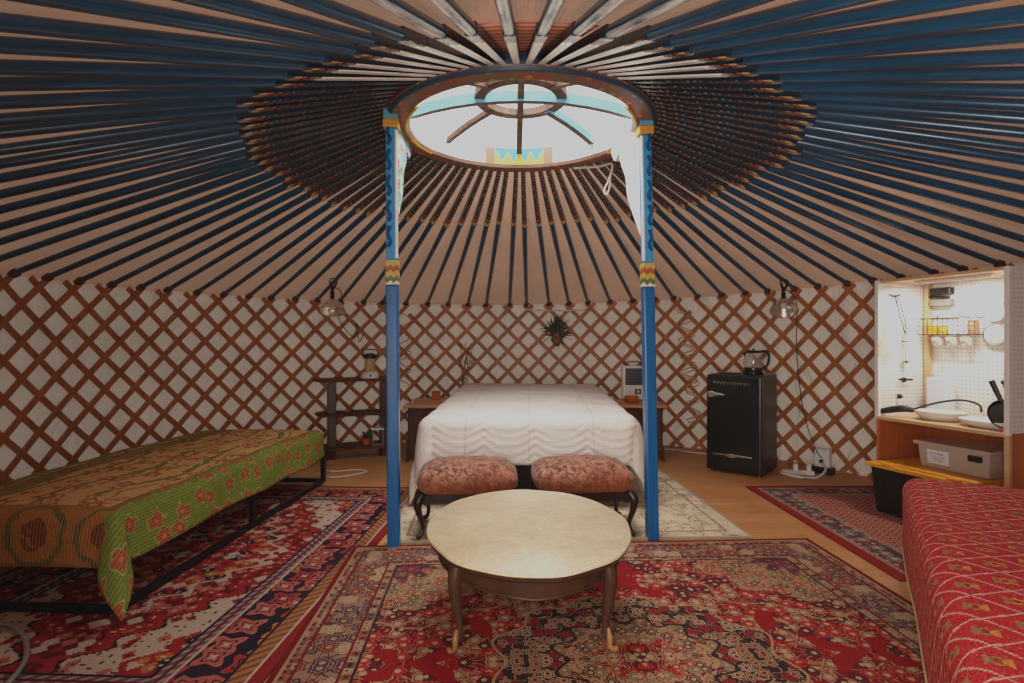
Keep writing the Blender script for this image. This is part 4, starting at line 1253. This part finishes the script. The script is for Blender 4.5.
# glass kettle
k_ = thing('glass_kettle', 'glass electric kettle with black base and handle, on the black fridge', 'kettle', tuple(Vector(fr.location)+RZ(fa) @ Vector((0.095, 0.0, FH+0.001))), fa+0.5)
mb = MB(); mb.lathe([(0.0, 0), (0.078, 0), (0.082, 0.012), (0.074, 0.026), (0.0, 0.026)], 28); mb.build('power_base', M['black_plastic'], k_, smooth=True)
mb = MB(); mb.lathe([(0.0, 0.026), (0.070, 0.026), (0.074, 0.04), (0.072, 0.055), (0.0, 0.055)], 28); mb.build('metal_foot', M['steel_dark'], k_, smooth=True)
mb = MB(); mb.lathe([(0.070, 0.055), (0.078, 0.08), (0.076, 0.12), (0.066, 0.165), (0.060, 0.180)], 28); mb.build('glass_jug', M['glass'], k_, smooth=True)
mb = MB(); mb.lathe([(0.062, 0.178), (0.065, 0.184), (0.058, 0.196), (0.02, 0.200), (0.0, 0.200)], 28); lid = mb.build('lid', M['black_plastic'], k_, smooth=True)
mb = MB(); mb.lathe([(0.0, 0.200), (0.010, 0.202), (0.012, 0.212), (0.0, 0.216)], 14); mb.build('lid_knob', M['steel_dark'], lid, smooth=True)
mb = MB(); mb.tube(curve_pts([(0.055, 0, 0.188), (0.095, 0, 0.190), (0.120, 0, 0.165), (0.118, 0, 0.10), (0.095, 0, 0.055), (0.066, 0, 0.045)], 6), 0.011, 8); mb.build('handle', M['black_plastic'], k_, smooth=True)
mb = MB(); mb.add([(-0.056, -0.02, 0.186), (-0.056, 0.02, 0.186), (-0.088, 0, 0.180), (-0.066, 0, 0.140)], [(0, 2, 1), (0, 3, 2), (1, 2, 3), (0, 1, 3)]); mb.build('spout', M['steel_dark'], k_)

# ------------------------------------------------------------------ clamp lamps on the roof poles
def clamp_lamp(label, loc, rz, tilt, cordpts):
    t = thing('clamp_lamp', label, 'lamp', loc, rz, 'clamp lamps hung at the wall top')
    Mx = RX(tilt)
    mb = MB(); mb.lathe([(0.016, 0.0), (0.026, -0.012), (0.060, -0.035), (0.090, -0.075), (0.104, -0.115), (0.108, -0.118), (0.100, -0.113), (0.085, -0.072), (0.056, -0.037), (0.022, -0.014)], 32, M=Mx)
    mb.build('reflector', M['alu'], t, smooth=True)
    mb = MB(); mb.lathe([(0.0, 0.065), (0.012, 0.065), (0.018, 0.06), (0.019, 0.0), (0.016, -0.012), (0.0, -0.012)], 16, M=Mx); mb.build('socket', M['steel_dark'], t, smooth=True)
    mb = MB(); mb.lathe([(0.0, -0.095), (0.018, -0.09), (0.028, -0.065), (0.018, -0.03), (0.012, -0.012), (0.0, -0.012)], 16, M=Mx); mb.build('bulb', M['white_plastic'], t, smooth=True)
    mb = MB()
    mb.bar((0.0, 0.0, 0.06), (0.03, 0.03, 0.125), 0.022, 0.006); mb.bar((0.0, 0.0, 0.06), (-0.015, 0.035, 0.13), 0.022, 0.006)
    mb.tube(curve_pts([(0.03, 0.03, 0.125), (0.035, 0.05, 0.15), (0.0, 0.055, 0.17), (-0.02, 0.05, 0.15), (-0.015, 0.035, 0.13)], 4), 0.006, 6)
    mb.build('spring_clamp', M['steel_dark'], t)
    inv = (Matrix.Translation(loc) @ RZ(rz)).inverted()
    mb = MB(); mb.tube(curve_pts([inv @ Vector(p) for p in cordpts], 8), 0.004, 6); mb.build('power_cord', M['cord_black'], t, smooth=True)
    return t
clamp_lamp('round aluminium clamp lamp hanging at the wall top on the left, above the daybed end', (-1.46, 4.55, 1.45), 0.3, math.radians(-20),
           [(-1.46, 4.56, 1.55), (-1.43, 4.70, 1.50), (-1.50, 4.85, 1.30), (-1.40, 4.95, 1.14), (-1.38, 4.98, 1.26), (-1.36, 4.98, 1.10), (-1.33, 5.0, 1.16)])
clamp_lamp('round aluminium clamp lamp hanging at the wall top on the right, above the fridge side', (2.23, 4.60, 1.45), -0.4, math.radians(-32),
           [(2.23, 4.61, 1.54), (2.36, 4.72, 1.50), (2.42, 4.76, 1.40), (2.43, 4.78, 1.0), (2.46, 4.72, 0.5), (2.53, 4.66, 0.20), (2.56, 4.62, 0.14)])

# ------------------------------------------------------------------ hanging dried plant on the back wall
t = thing('dried_herb_bunch', 'dark dried spiky bunch of leaves hanging on the lattice above the bed', 'dried plant', (0.49, 6.22, 1.16))
mb = MB()
for k in range(190):
    a = random.gauss(PI/2, 0.85); ln = random.uniform(0.10, 0.24)
    if random.random() < 0.22: a = random.uniform(PI*1.3, PI*1.7); ln = random.uniform(0.05, 0.13)
    b = Vector((random.uniform(-0.04, 0.04), random.uniform(-0.07, -0.01), random.uniform(-0.03, 0.08)))
    d = Vector((math.cos(a), random.uniform(-0.35, 0.05), math.sin(a)*0.75)).normalized()
    s = d.cross(Vector((0, 1, 0))).normalized()*random.uniform(0.003, 0.007)
    mid = b+d*ln*0.5; tip = b+d*ln+Vector((0, 0, -0.03*ln/0.2))
    mb.add([b, mid-s, tip, mid+s], [(0, 1, 2, 3)])
mb.build('leaves', M['leaf_dark'], t)
mb = MB(); mb.lathe([(0.0, -0.10), (0.030, -0.09), (0.052, -0.04), (0.046, 0.03), (0.02, 0.06), (0.0, 0.07)], 14, (0, -0.045, -0.01)); mb.build('seed_head', M['leaf_brown'], t, smooth=True)
mb = MB(); mb.tube(curve_pts([(0.0, -0.03, 0.06), (-0.01, -0.02, 0.16), (0.0, -0.01, 0.27)], 6), 0.003, 5); mb.build('string', M['cord_white'], t)
mb = MB(); mb.tube(curve_pts([(0.15, 6.235, 1.458), (0.30, 6.232, 1.448), (0.5, 6.228, 1.442), (0.7, 6.222, 1.446), (0.82, 6.21, 1.458)], 8), 0.007, 6)
o = mb.build('wall_cord', M['cord_white'], smooth=True); tag(o, 'pale cord strung level along the lattice top above the dried bunch', 'cord')
# dried stalks at the left head of the bed
t = thing('dried_stalks', 'thin dried stalks tied to the lattice at the left head of the bed', 'dried plant', (-0.52, 6.12, 0.50))
mb = MB()
for k in range(9):
    x = random.uniform(-0.03, 0.03); tp = Vector((random.uniform(-0.06, 0.12), random.uniform(-0.03, 0.02), random.uniform(0.35, 0.62)))
    mb.tube(curve_pts([(x, 0, 0), Vector((x*1.2, 0.01, tp.z*0.5)), tp], 4), 0.0035, 5)
mb.build('stems', M['leaf_brown'], t)
mb = MB()
for k in range(20):
    b = Vector((random.uniform(-0.05, 0.1), random.uniform(-0.03, 0.01), random.uniform(0.28, 0.58)))
    d = Vector((random.uniform(-1, 1), random.uniform(-0.3, 0.1), random.uniform(-0.2, 1.2))).normalized(); s = d.cross(Vector((0, 1, 0))).normalized()*0.006
    mb.add([b, b+d*0.03-s, b+d*0.065, b+d*0.03+s], [(0, 1, 2, 3)])
mb.build('dry_leaves', M['leaf_brown'], t)

# ------------------------------------------------------------------ lashing ropes, cords, outlet
def on_wall(deg, z, off=0.03): return polar(math.radians(deg), RW-off, z)
mb = MB(); pts = []
for k in range(15):
    z = 1.44-k*0.082; pts.append(on_wall(56.2+1.5*((-1)**k)-0.15*k, z, 0.024))
mb.tube(curve_pts(pts, 5), 0.006, 6); mb.tube(curve_pts([p+Vector((0.02, -0.004, -0.03)) for p in pts], 5), 0.005, 6)
o = mb.build('lashing_rope', M['lattice_tie'], smooth=True); tag(o, 'pale lashing rope zigzagging down the lattice joint left of the fridge', 'rope', 'lashing ropes on the lattice joints')
mb = MB(); pts = []
for k in range(13):
    z = 1.42-k*0.09; pts.append(on_wall(113.0+1.2*((-1)**k), z, 0.024))
mb.tube(curve_pts(pts, 5), 0.006, 6)
o = mb.build('lashing_rope', M['lattice_tie'], smooth=True); tag(o, 'dark lashing rope on the lattice joint behind the left post', 'rope', 'lashing ropes on the lattice joints')
# low white cable running along the floor at the back right
mb = MB(); mb.tube(curve_pts([(1.50, 5.62, 0.012), (1.62, 5.66, 0.010), (1.75, 5.52, 0.010), (1.95, 5.42, 0.010)], 8), 0.007, 6)
o = mb.build('floor_cable', M['cord_white'], smooth=True); tag(o, 'white cable lying on the floor between bedside table and fridge', 'cable')
ob = thing('power_outlet', 'white power outlet box at the wall foot, right of the fridge', 'outlet', (2.60, 4.68, 0), math.radians(-50))
mb = MB(); mb.box((0, 0, 0.13), (0.115, 0.06, 0.15)); mb.build('outlet_box', M['white_plastic'], ob, bevel=0.006)
for z in (0.105, 0.16):
    mb = MB(); mb.box((0.0, -0.031, z), (0.036, 0.004, 0.036)); mb.build('socket', M['paper'], ob, bevel=0.003)
mb = MB(); mb.box((0.005, -0.046, 0.105), (0.028, 0.028, 0.03)); mb.build('black_plug', M['black_plastic'], ob, bevel=0.004)
mb = MB(); mb.box((0, 0.0, 0.0285), (0.16, 0.09, 0.055)); mb.build('stand', M['steel_dark'], ob, bevel=0.004)
mb = MB()
P = [(2.60-0.03, 4.64, 0.10), (2.53, 4.52, 0.06), (2.42, 4.46, 0.016), (2.30, 4.50, 0.012), (2.22, 4.60, 0.02), (2.26, 4.62, 0.03), (2.40, 4.56, 0.02)]
mb.tube(curve_pts(P, 8), 0.009, 6); o = mb.build('extension_cable', M['cord_white'], smooth=True); tag(o, 'white extension cable curling on the floor between fridge and outlet', 'cable')
ps = thing('power_strip', 'white power strip with plugs on the floor right of the fridge', 'power strip', (2.36, 4.62, 0.0), math.radians(-12))
mb = MB(); mb.box((0, 0, 0.02), (0.24, 0.05, 0.038)); mb.build('strip_body', M['white_plastic'], ps, bevel=0.006)
for x in (-0.02, 0.08):
    mb = MB(); mb.box((x, 0, 0.065), (0.034, 0.03, 0.052)); mb.build('plug', M['white_plastic'], ps, bevel=0.004)
mb = MB(); mb.tube(curve_pts([(2.32, 4.76, 0.02), (2.27, 4.62, 0.008), (2.36, 4.44, 0.010), (2.48, 4.44, 0.012), (2.56, 4.58, 0.06)], 8), 0.006, 6)
o = mb.build('fridge_cord', M['cord_grey'], smooth=True); tag(o, 'dark thin fridge cord lying before the power strip', 'cable')
mb = MB(); mb.tube(curve_pts([(-1.62, 4.62, 0.012), (-1.45, 4.50, 0.010), (-1.30, 4.58, 0.010), (-1.22, 4.70, 0.010), (-1.32, 4.76, 0.010), (-1.5, 4.70, 0.010), (-1.62, 4.78, 0.010)], 8), 0.006, 6)
o = mb.build('loose_cable', M['cord_white'], smooth=True); tag(o, 'loop of pale cable on the floor by the far end of the patterned daybed', 'cable')
mb = MB(); mb.tube(curve_pts([(-2.05, 2.10, 0.026), (-1.93, 2.13, 0.026), (-1.79, 2.05, 0.026), (-1.65, 1.90, 0.026), (-1.58, 1.75, 0.026), (-1.52, 1.55, 0.026)], 8), 0.0085, 8)
o = mb.build('floor_cable', M['cord_grey'], smooth=True); tag(o, 'grey cable on the rug in the lower left corner', 'cable')

# ------------------------------------------------------------------ pegboard kitchen cabinet
cab_a = math.atan2(0.29, 0.957)          # local +x runs to the back (towards the wall), local +y to the left panel
ca = thing('pegboard_cabinet', 'open kitchen cabinet with white pegboard sides and wooden base against the right wall', 'cabinet', (2.63, 2.97, 0), cab_a)
CD, CW, CT = 0.43, 0.755, 1.50           # depth, width, top height ; counter at 0.61
CM = Matrix.Translation((2.63, 2.97, 0)) @ RZ(cab_a)
def cab(x, y, z): return tuple(CM @ Vector((x, y, z)))
TH = 0.018
for y, nm in ((CW, 'side'), (0.0, 'side')):
    mb = MB(); mb.box((CD/2, y, 0.305), (CD, TH, 0.61)); mb.build('lower_side_panel', M['cab_wood'], ca, bevel=0.002)
    mb = MB(); mb.box((CD/2, y, (0.61+CT)/2), (CD-0.006, TH-0.004, CT-0.61)); mb.build('pegboard_side', M['peg_x'], ca)
    mb = MB(); mb.box((0.0, y, (0.60+CT)/2), (0.022, TH+0.008, CT-0.60)); mb.build('edge_strip', M['white_board'], ca, bevel=0.002)
mb = MB(); mb.box((0.0, 0.0, 0.30), (0.022, TH+0.008, 0.60)); mb.build('edge_strip', M['birch'], ca, bevel=0.002)
mb = MB(); mb.box((CD, CW/2, (0.61+CT)/2), (0.012, CW, CT-0.61)); mb.build('pegboard_back', M['peg_y'], ca)
mb = MB(); mb.box((CD, CW/2, 0.305), (0.012, CW, 0.61)); mb.build('lower_back_panel', M['cab_wood'], ca)
mb = MB(); mb.box((CD/2-0.004, CW/2, 0.60), (CD+0.02, CW-TH, 0.022)); mb.build('counter_shelf', M['birch'], ca, bevel=0.003)
mb = MB(); mb.box((CD/2, CW/2, CT-0.008), (CD, CW-TH, 0.018)); mb.build('top_board', M['birch'], ca, bevel=0.002)
mb = MB(); mb.box((CD-0.03, CW-0.035, (0.615+CT)/2), (0.04, 0.03, CT-0.63)); mb.build('corner_batten', M['birch'], ca, bevel=0.002)
mb = MB(); mb.box((CD-0.02, 0.09, (0.615+CT)/2), (0.02, 0.05, CT-0.63)); mb.build('corner_batten', M['birch'], ca, bevel=0.002)

# things on and in the cabinet
def slab(name, label, cat, c, d, mat, bevel=0.006, group=None):
    mb = MB(); mb.box((0, 0, 0), d); o = mb.build(name, mat, bevel=bevel)
    o.matrix_world = Matrix.Translation(cab(*c)) @ RZ(cab_a); return tag(o, label, cat, group)
# storage tote with yellow lid
tt = thing('storage_tote', 'black plastic storage tote with yellow lid under the cabinet counter', 'storage tote', cab(0.085, 0.387, 0.024), cab_a)
mb = MB(); mb.box((0, 0, 0.1315), (0.36, 0.60, 0.287), taper=1.09); mb.build('tub', M['black_plastic'], tt, bevel=0.012)
mb = MB()
for k in range(5): mb.box((-0.188, -0.24+0.12*k, 0.15), (0.012, 0.03, 0.20), M=RY(math.radians(-2.5)))
mb.build('tub_ribs', M['black_plastic'], tt, bevel=0.003)
mb = MB(); mb.box((0, 0, 0.288), (0.43, 0.70, 0.026)); mb.box((0, 0, 0.306), (0.36, 0.60, 0.012)); lid = mb.build('lid', M['yellow_plastic'], tt, bevel=0.006)
mb = MB()
for y in (-0.2, 0.2): mb.box((-0.205, y, 0.306), (0.03, 0.07, 0.014))
mb.build('lid_latches', M['yellow_plastic'], lid, bevel=0.003)
# clear bin on it
bn = thing('clear_bin', 'clear plastic lidded bin with white paper label, on the yellow tote lid', 'storage bin', cab(0.165, 0.30, 0.3375), cab_a)
mb = MB(); x0, y0, z1 = 0.15, 0.20, 0.135
b = [(-x0*0.93, -y0*0.95), (x0*0.93, -y0*0.95), (x0*0.93, y0*0.95), (-x0*0.93, y0*0.95)]; tpts = [(-x0, -y0), (x0, -y0), (x0, y0), (-x0, y0)]
mb.add([(p[0], p[1], 0) for p in b]+[(p[0], p[1], z1) for p in tpts], [(3, 2, 1, 0), (0, 1, 5, 4), (1, 2, 6, 5), (2, 3, 7, 6), (3, 0, 4, 7)])
mb.build('bin_body', M['bin_plastic'], bn, bevel=0.01)
mb = MB(); mb.box((0, 0, 0.146), (0.335, 0.435, 0.022)); mb.build('bin_lid', M['bin_plastic'], bn, bevel=0.006)
mb = MB(); mb.box((-0.150, 0.075, 0.072), (0.003, 0.125, 0.082), M=RY(math.radians(-4))); lb = mb.build('paper_label', M['paper'], bn)
mb = MB()
y = 0.125
for wd in (0.010, 0.008, 0.012, 0.007, 0.011, 0.009, 0.012):     # faint heading, not readable in the photograph
    mb.box((-0.1527, y-wd/2, 0.093), (0.001, wd-0.003, 0.008)); y -= wd+0.002
for k in range(3): mb.box((-0.1515, 0.075, 0.075-k*0.012), (0.001, 0.08-0.015*k, 0.0025))
mb.build('faint_print', M['ink'], lb)
mb = MB(); mb.box((-0.160, -0.135, 0.105), (0.022, 0.07, 0.034)); mb.build('black_latch', M['black_plastic'], bn, bevel=0.006)

# counter things: z = 0.611
Z = 0.6115
pn = thing('frying_pan', 'white oval pan on the cabinet counter with long black handle sticking out left', 'pan', cab(0.18, 0.48, Z), cab_a)
mb = MB(); mb.lathe([(0.0, 0.0), (0.085, 0.0), (0.112, 0.03), (0.122, 0.055), (0.116, 0.056), (0.105, 0.032), (0.08, 0.008), (0.0, 0.008)], 36, sx=1.0, sy=1.15); mb.build('pan_bowl', M['white_plastic'], pn, smooth=True)
mb = MB(); mb.tube(curve_pts([(-0.07, 0.115, 0.050), (-0.10, 0.17, 0.055), (-0.135, 0.235, 0.040), (-0.165, 0.285, 0.026)], 6), lerp_list([0.014, 0.023, 0.021, 0.014], 6), 10); mb.build('black_handle', M['black_plastic'], pn, smooth=True)
mb = MB(); mb.tube(curve_pts([(-0.07, 0.12, 0.055), (0.0, 0.02, 0.105), (0.06, -0.08, 0.13), (0.09, -0.16, 0.11), (0.09, -0.175, 0.065)], 6), 0.006, 8); mb.build('arched_cord', M['cord_black'], pn, smooth=True)
pl = thing('serving_dish', 'low white oval serving dish at the front of the counter', 'dish', cab(0.15, 0.165, Z), cab_a)
mb = MB(); mb.lathe([(0.0, 0.0), (0.10, 0.0), (0.135, 0.022), (0.142, 0.040), (0.136, 0.041), (0.124, 0.024), (0.095, 0.008), (0.0, 0.006)], 40, sx=0.85, sy=1.15); mb.build('dish_body', M['white_plastic'], pl, smooth=True)
mb = MB(); mb.tube([(0.142*0.85*math.cos(2*PI*k/40), 0.142*1.15*math.sin(2*PI*k/40), 0.040) for k in range(40)], 0.004, 6, closed=True); mb.build('rolled_rim', M['white_board'], pl, smooth=True)
slab('paper_towel_box', 'white upright box on the counter, against the pegboard corner', 'box', (0.35, 0.60, Z+0.127), (0.09, 0.13, 0.25), M['paper'], 0.01)
# dark pan standing on its edge at the right panel, tongs behind it
dp = thing('skillet', 'small dark skillet leaning upright against the right cabinet panel', 'pan', cab(0.09, 0.085, Z), cab_a)
Mx = Matrix.Translation((0, 0, 0.085)) @ RY(math.radians(12)) @ RX(PI/2) @ RX(math.radians(-8)) @ RY(math.radians(-35))
mb = MB(); mb.lathe([(0.0, 0.0), (0.062, 0.0), (0.080, 0.028), (0.077, 0.029), (0.060, 0.005), (0.0, 0.004)], 32, M=Mx); mb.build('pan_bowl', M['steel_dark'], dp, smooth=True)
mb = MB(); mb.tube(curve_pts([(0.0, 0.0, 0.155), (-0.004, 0.018, 0.20), (-0.01, 0.045, 0.27)], 5), lerp_list([0.010, 0.013, 0.015], 5), 8); mb.build('handle', M['black_plastic'], dp, smooth=True)
tg = thing('kitchen_tongs', 'pair of dark metal tongs standing behind the skillet on the counter', 'tongs', cab(0.20, 0.085, Z))
mb = MB(); mb.bar((0, 0, 0.001), (-0.03, 0.045, 0.26), 0.014, 0.006); mb.bar((0.02, 0, 0.001), (-0.02, 0.06, 0.26), 0.014, 0.006); mb.build('arms', M['steel_dark'], tg)
mb = MB(); mb.tube([(-0.03, 0.045, 0.255), (-0.02, 0.06, 0.262)], 0.010, 8); mb.build('hinge', M['black_plastic'], tg)
rb = thing('bottle_cap', 'tiny red cap at the right front end of the counter', 'cap', cab(0.03, 0.04, Z))
mb = MB(); mb.lathe([(0.0, 0), (0.013, 0), (0.012, 0.02), (0.0, 0.022)], 16); mb.build('cap_body', M['red_plastic'], rb, smooth=True)
mb = MB(); mb.lathe([(0.0135, 0.001), (0.0145, 0.003), (0.0135, 0.005)], 16); mb.build('cap_ring', M['red_plastic'], rb)

# wire basket on the back board
bk = thing('wire_basket', 'black wire basket with jars hung on the white pegboard back', 'basket', cab(CD-0.012, 0.55, 1.145), cab_a)
def wires(parent):
    mb = MB(); w2, dp_, h = 0.175, 0.10, 0.105
    for z in (0.0, h):
        mb.tube([(-dp_, -w2, z), (-dp_, w2, z), (-0.004, w2, z), (-0.004, -w2, z)], 0.0026, 5, closed=True)
    for k in range(12):
        y = -w2+2*w2*k/11; mb.tube([(-dp_, y, h), (-dp_, y, 0.0), (-0.004, y, 0.0)], 0.0018, 5)
    mb.tube([(-dp_, -w2, h*0.5), (-dp_, w2, h*0.5)], 0.0018, 5)
    mb.build('wire_frame', M['steel_dark'], parent)
    for y in (-0.12, 0.12):
        mb = MB(); mb.tube([(-0.004, y, h), (0.001, y, h+0.02), (0.006, y, h+0.02)], 0.003, 5); mb.build('peg_hook', M['steel_dark'], parent)
wires(bk)
def jar(label, y, r, h, mat, lidm, x=0.055):
    t = thing('spice_jar', label, 'jar', cab(CD-0.012-x, y, 1.1485), cab_a, 'jars in the wire basket')
    mb = MB(); mb.lathe([(0.0, 0), (r, 0), (r, h*0.8), (r*0.8, h*0.88), (0, h*0.88)], 18); mb.build('jar_body', mat, t, smooth=True)
    mb = MB(); mb.lathe([(r*0.82, h*0.86), (r*0.82, h), (0, h)], 18); mb.build('lid', lidm, t, smooth=True)
jar('wide jar of yellow contents in the wire basket', 0.66, 0.036, 0.055, M['amber'], M['yellow_plastic'])
jar('second jar of yellow contents in the wire basket, right of the wide one', 0.595, 0.024, 0.055, M['amber'], M['yellow_plastic'])
jar('tall jar of brown contents at the right end of the wire basket', 0.41, 0.026, 0.10, M['spice'], M['white_plastic'])
jar('brown-lidded jar in the wire basket, left of the tall brown one', 0.47, 0.024, 0.115, M['white_plastic'], M['spice'])
jar('small pale jar in the middle of the wire basket', 0.53, 0.024, 0.06, M['white_plastic'], M['white_plastic'])
# hanging cups under the basket
for k, (nm, y) in enumerate((('left', 0.64), ('middle', 0.55), ('right', 0.46))):
    t = thing('hanging_cup', '%s pale cup of the three hanging under the wire basket' % nm, 'cup', cab(CD-0.05, y, 1.075), cab_a, 'pale cups under the basket')
    mb = MB(); mb.lathe([(0.0, 0.0), (0.028, 0.0), (0.038, 0.04), (0.036, 0.055), (0.032, 0.054), (0.026, 0.005), (0.0, 0.004)], 20); mb.build('cup_body', simple('pale_cup', (216, 198, 176), 0.4), t, smooth=True)
    mb = MB(); mb.tube(curve_pts([(0.03, 0, 0.045), (0.042, 0, 0.05), (0.044, 0, 0.02), (0.03, 0, 0.012)], 5), 0.004, 6); mb.build('cup_handle', M['white_plastic'], t, smooth=True)
# magnetic holder top left of the back board
kh = thing('utensil_holder', 'grey striped utensil holder high on the pegboard back', 'holder', cab(CD-0.006, 0.625, 1.385), cab_a)
for z, c in ((0.045, M['steel_dark']), (-0.03, M['cord_grey'])):
    mb = MB(); mb.box((-0.03, 0, z), (0.045, 0.13, 0.045)); mb.build('holder_bar', c, kh, bevel=0.004)
mb = MB(); mb.box((-0.026, 0.02, 0.008), (0.03, 0.12, 0.016), M=RX(math.radians(6))); mb.build('thin_bar', M['black_plastic'], kh, bevel=0.003)
# white round lids on the right
for nm, z in (('upper', 1.285), ('lower', 1.14)):
    t = thing('pot_lid', '%s round white lid hanging on the pegboard at the right edge' % nm, 'lid', cab(CD-0.03, 0.315, z), cab_a, 'white lids on the pegboard')
    mb = MB(); mb.lathe([(0.0, 0.018), (0.045, 0.012), (0.064, 0.0), (0.066, -0.003), (0.044, 0.006), (0.0, 0.012)], 28, M=RY(-PI/2)); mb.build('lid_disc', M['white_plastic'], t, smooth=True)
    mb = MB(); mb.tube([(-0.002+0.0, 0.065*math.cos(2*PI*k/30), 0.065*math.sin(2*PI*k/30)) for k in range(30)], 0.004, 6, closed=True); mb.build('grey_rim', M['cord_grey'], t, smooth=True)
# things on the left pegboard
yl = CW-0.010
hk = thing('wire_whisk', 'thin wire utensil hanging from a hook on the left pegboard', 'utensil', cab(0.12, yl, 1.40), cab_a)
mb = MB(); mb.tube([(-0.03, 0.0, 0.012), (-0.03, -0.02, 0.0), (0.03, -0.022, 0.004), (0.04, -0.012, 0.014)], 0.004, 6); mb.build('hook', M['steel_dark'], hk)
mb = MB(); mb.tube(curve_pts([(0.0, -0.018, 0.0), (0.03, -0.018, -0.10), (0.075, -0.018, -0.22), (0.09, -0.018, -0.27)], 6), 0.0035, 6); mb.tube(curve_pts([(0.012, -0.022, 0.0), (0.06, -0.02, -0.10), (0.09, -0.018, -0.20), (0.095, -0.018, -0.26)], 6), 0.0035, 6); mb.build('wire_arms', M['steel_dark'], hk)
lk = thing('ladle', 'small steel ladle on a hook low on the left pegboard', 'ladle', cab(0.20, yl, 1.10), cab_a)
mb = MB(); mb.tube([(-0.03, -0.018, 0.0), (0.04, -0.018, 0.002)], 0.004, 6); mb.build('hook', M['steel_dark'], lk)
mb = MB(); mb.tube(curve_pts([(0.005, -0.018, 0.06), (0.005, -0.018, -0.02), (0.004, -0.02, -0.12)], 6), 0.005, 6); mb.build('handle', M['chrome'], lk)
mb = MB(); mb.lathe([(0.0, -0.018), (0.018, -0.012), (0.024, 0.004), (0.021, 0.004), (0.0, -0.01)], 16, (0.004, -0.026, -0.13)); mb.build('bowl', M['chrome'], lk, smooth=True)
bg = thing('plastic_bag', 'crumpled translucent plastic bag hanging at the front of the left pegboard', 'bag', cab(0.055, yl, 1.36), cab_a)
mb = MB()
def bag_fn(u, v):
    w = 0.02+0.055*v
    return Vector((-0.005+(u-0.5)*2*w, -0.014-0.010*math.sin(u*PI)-0.006*math.sin(u*14+v*6), -0.36*v+0.01*math.sin(u*9)))
mb.grid(bag_fn, 16, 20); mb.build('bag_film', M['bin_plastic'], bg, smooth=True)
mb = MB(); mb.tube(curve_pts([(0.015, -0.012, 0.0), (0.005, -0.014, 0.03), (-0.02, -0.012, 0.0)], 5), 0.003, 5); mb.build('bag_handle', M['white_plastic'], bg)
for nm, z, x in (('upper', 0.845, 0.20), ('lower', 0.735, 0.16)):
    t = thing('peg_hook', '%s small black clip low on the left pegboard' % nm, 'hook', cab(x, yl, z), cab_a, 'black clips on the pegboard')
    mb = MB(); mb.box((0, -0.014, 0), (0.012, 0.024, 0.03)); mb.build('clip_base', M['black_plastic'], t, bevel=0.003)
    mb = MB(); mb.tube([(-0.05 if nm == 'upper' else -0.01, -0.022, 0.004), (0.06 if nm == 'upper' else 0.012, -0.024, 0.0)], 0.007, 8); mb.build('clip_arm', M['steel_dark'], t, smooth=True)
# strip light under the cabinet top
ls = thing('strip_light', 'slim white strip light under the top board of the cabinet', 'light', cab(0.13, CW/2, CT-0.030), cab_a)
mb = MB(); mb.box((0, 0, 0.004), (0.03, 0.45, 0.014)); mb.build('housing', M['white_plastic'], ls, bevel=0.002)
mb = MB(); mb.box((0, 0, -0.005), (0.024, 0.43, 0.004)); mb.build('diffuser', M['paper'], ls)
# ------------------------------------------------------------------ daylight, lamps, camera
w = bpy.data.worlds.new('overcast_sky'); SC.world = w; w.use_nodes = True
nt = w.node_tree; nt.nodes.clear()
bgn = nt.nodes.new('ShaderNodeBackground'); on = nt.nodes.new('ShaderNodeOutputWorld')
bgn.inputs[0].default_value = (1.0, 0.965, 0.92, 1.0); bgn.inputs[1].default_value = 1.7
nt.links.new(bgn.outputs[0], on.inputs[0])
def area(name, loc, target, sx, sy, power, color):
    l = bpy.data.lights.new(name, 'AREA'); l.shape = 'RECTANGLE'; l.size = sx; l.size_y = sy
    l.energy = power; l.color = color
    o = bpy.data.objects.new(name, l); COL.objects.link(o)
    o.location = loc
    o.rotation_euler = (Vector(target)-Vector(loc)).to_track_quat('-Z', 'Y').to_euler()
    return o
area('sky_over_crown', (CX, CY, 3.3), (CX, CY, 0), 1.2, 1.2, 150, (0.97, 0.99, 1.0))
area('doorway_daylight', (-0.20, -0.45, 1.05), (2.2, 3.6, 0.7), 0.9, 1.6, 115, (1.0, 0.95, 0.88))
area('cabinet_strip', cab(0.13, CW/2, CT-0.042), cab(0.20, CW/2, 0.6), 0.40, 0.02, 9.0, (1.0, 0.97, 0.93))
cam = bpy.data.cameras.new('camera'); cam.sensor_width = 36.0; cam.lens = 560.0*36.0/1024.0
cam.clip_start = 0.02
co = bpy.data.objects.new('camera', cam); COL.objects.link(co)
co.location = (0, 0, 1.10); co.rotation_euler = (PI/2, 0, 0)
SC.camera = co
SC.view_settings.view_transform = 'Standard'
SC.view_settings.look = 'None'
SC.view_settings.exposure = -0.38
SC.view_settings.use_curve_mapping = True      # soft, matte print-like tone: lifted blacks, rolled-off whites
cmap = SC.view_settings.curve_mapping
cmap.use_clip = False
cmap.extend = 'HORIZONTAL'
cv = cmap.curves[3]
cv.points[0].location = (0.0, 0.0032); cv.points[1].location = (1.5, 0.77)
cv.points.new(0.25, 0.252); cv.points.new(0.65, 0.59); cv.points.new(1.0, 0.73)
cmap.update()
SC.cycles.use_denoising = True
SC.cycles.max_bounces = 8; SC.cycles.diffuse_bounces = 5; SC.cycles.transparent_max_bounces = 12
SC.cycles.sample_clamp_indirect = 6.0
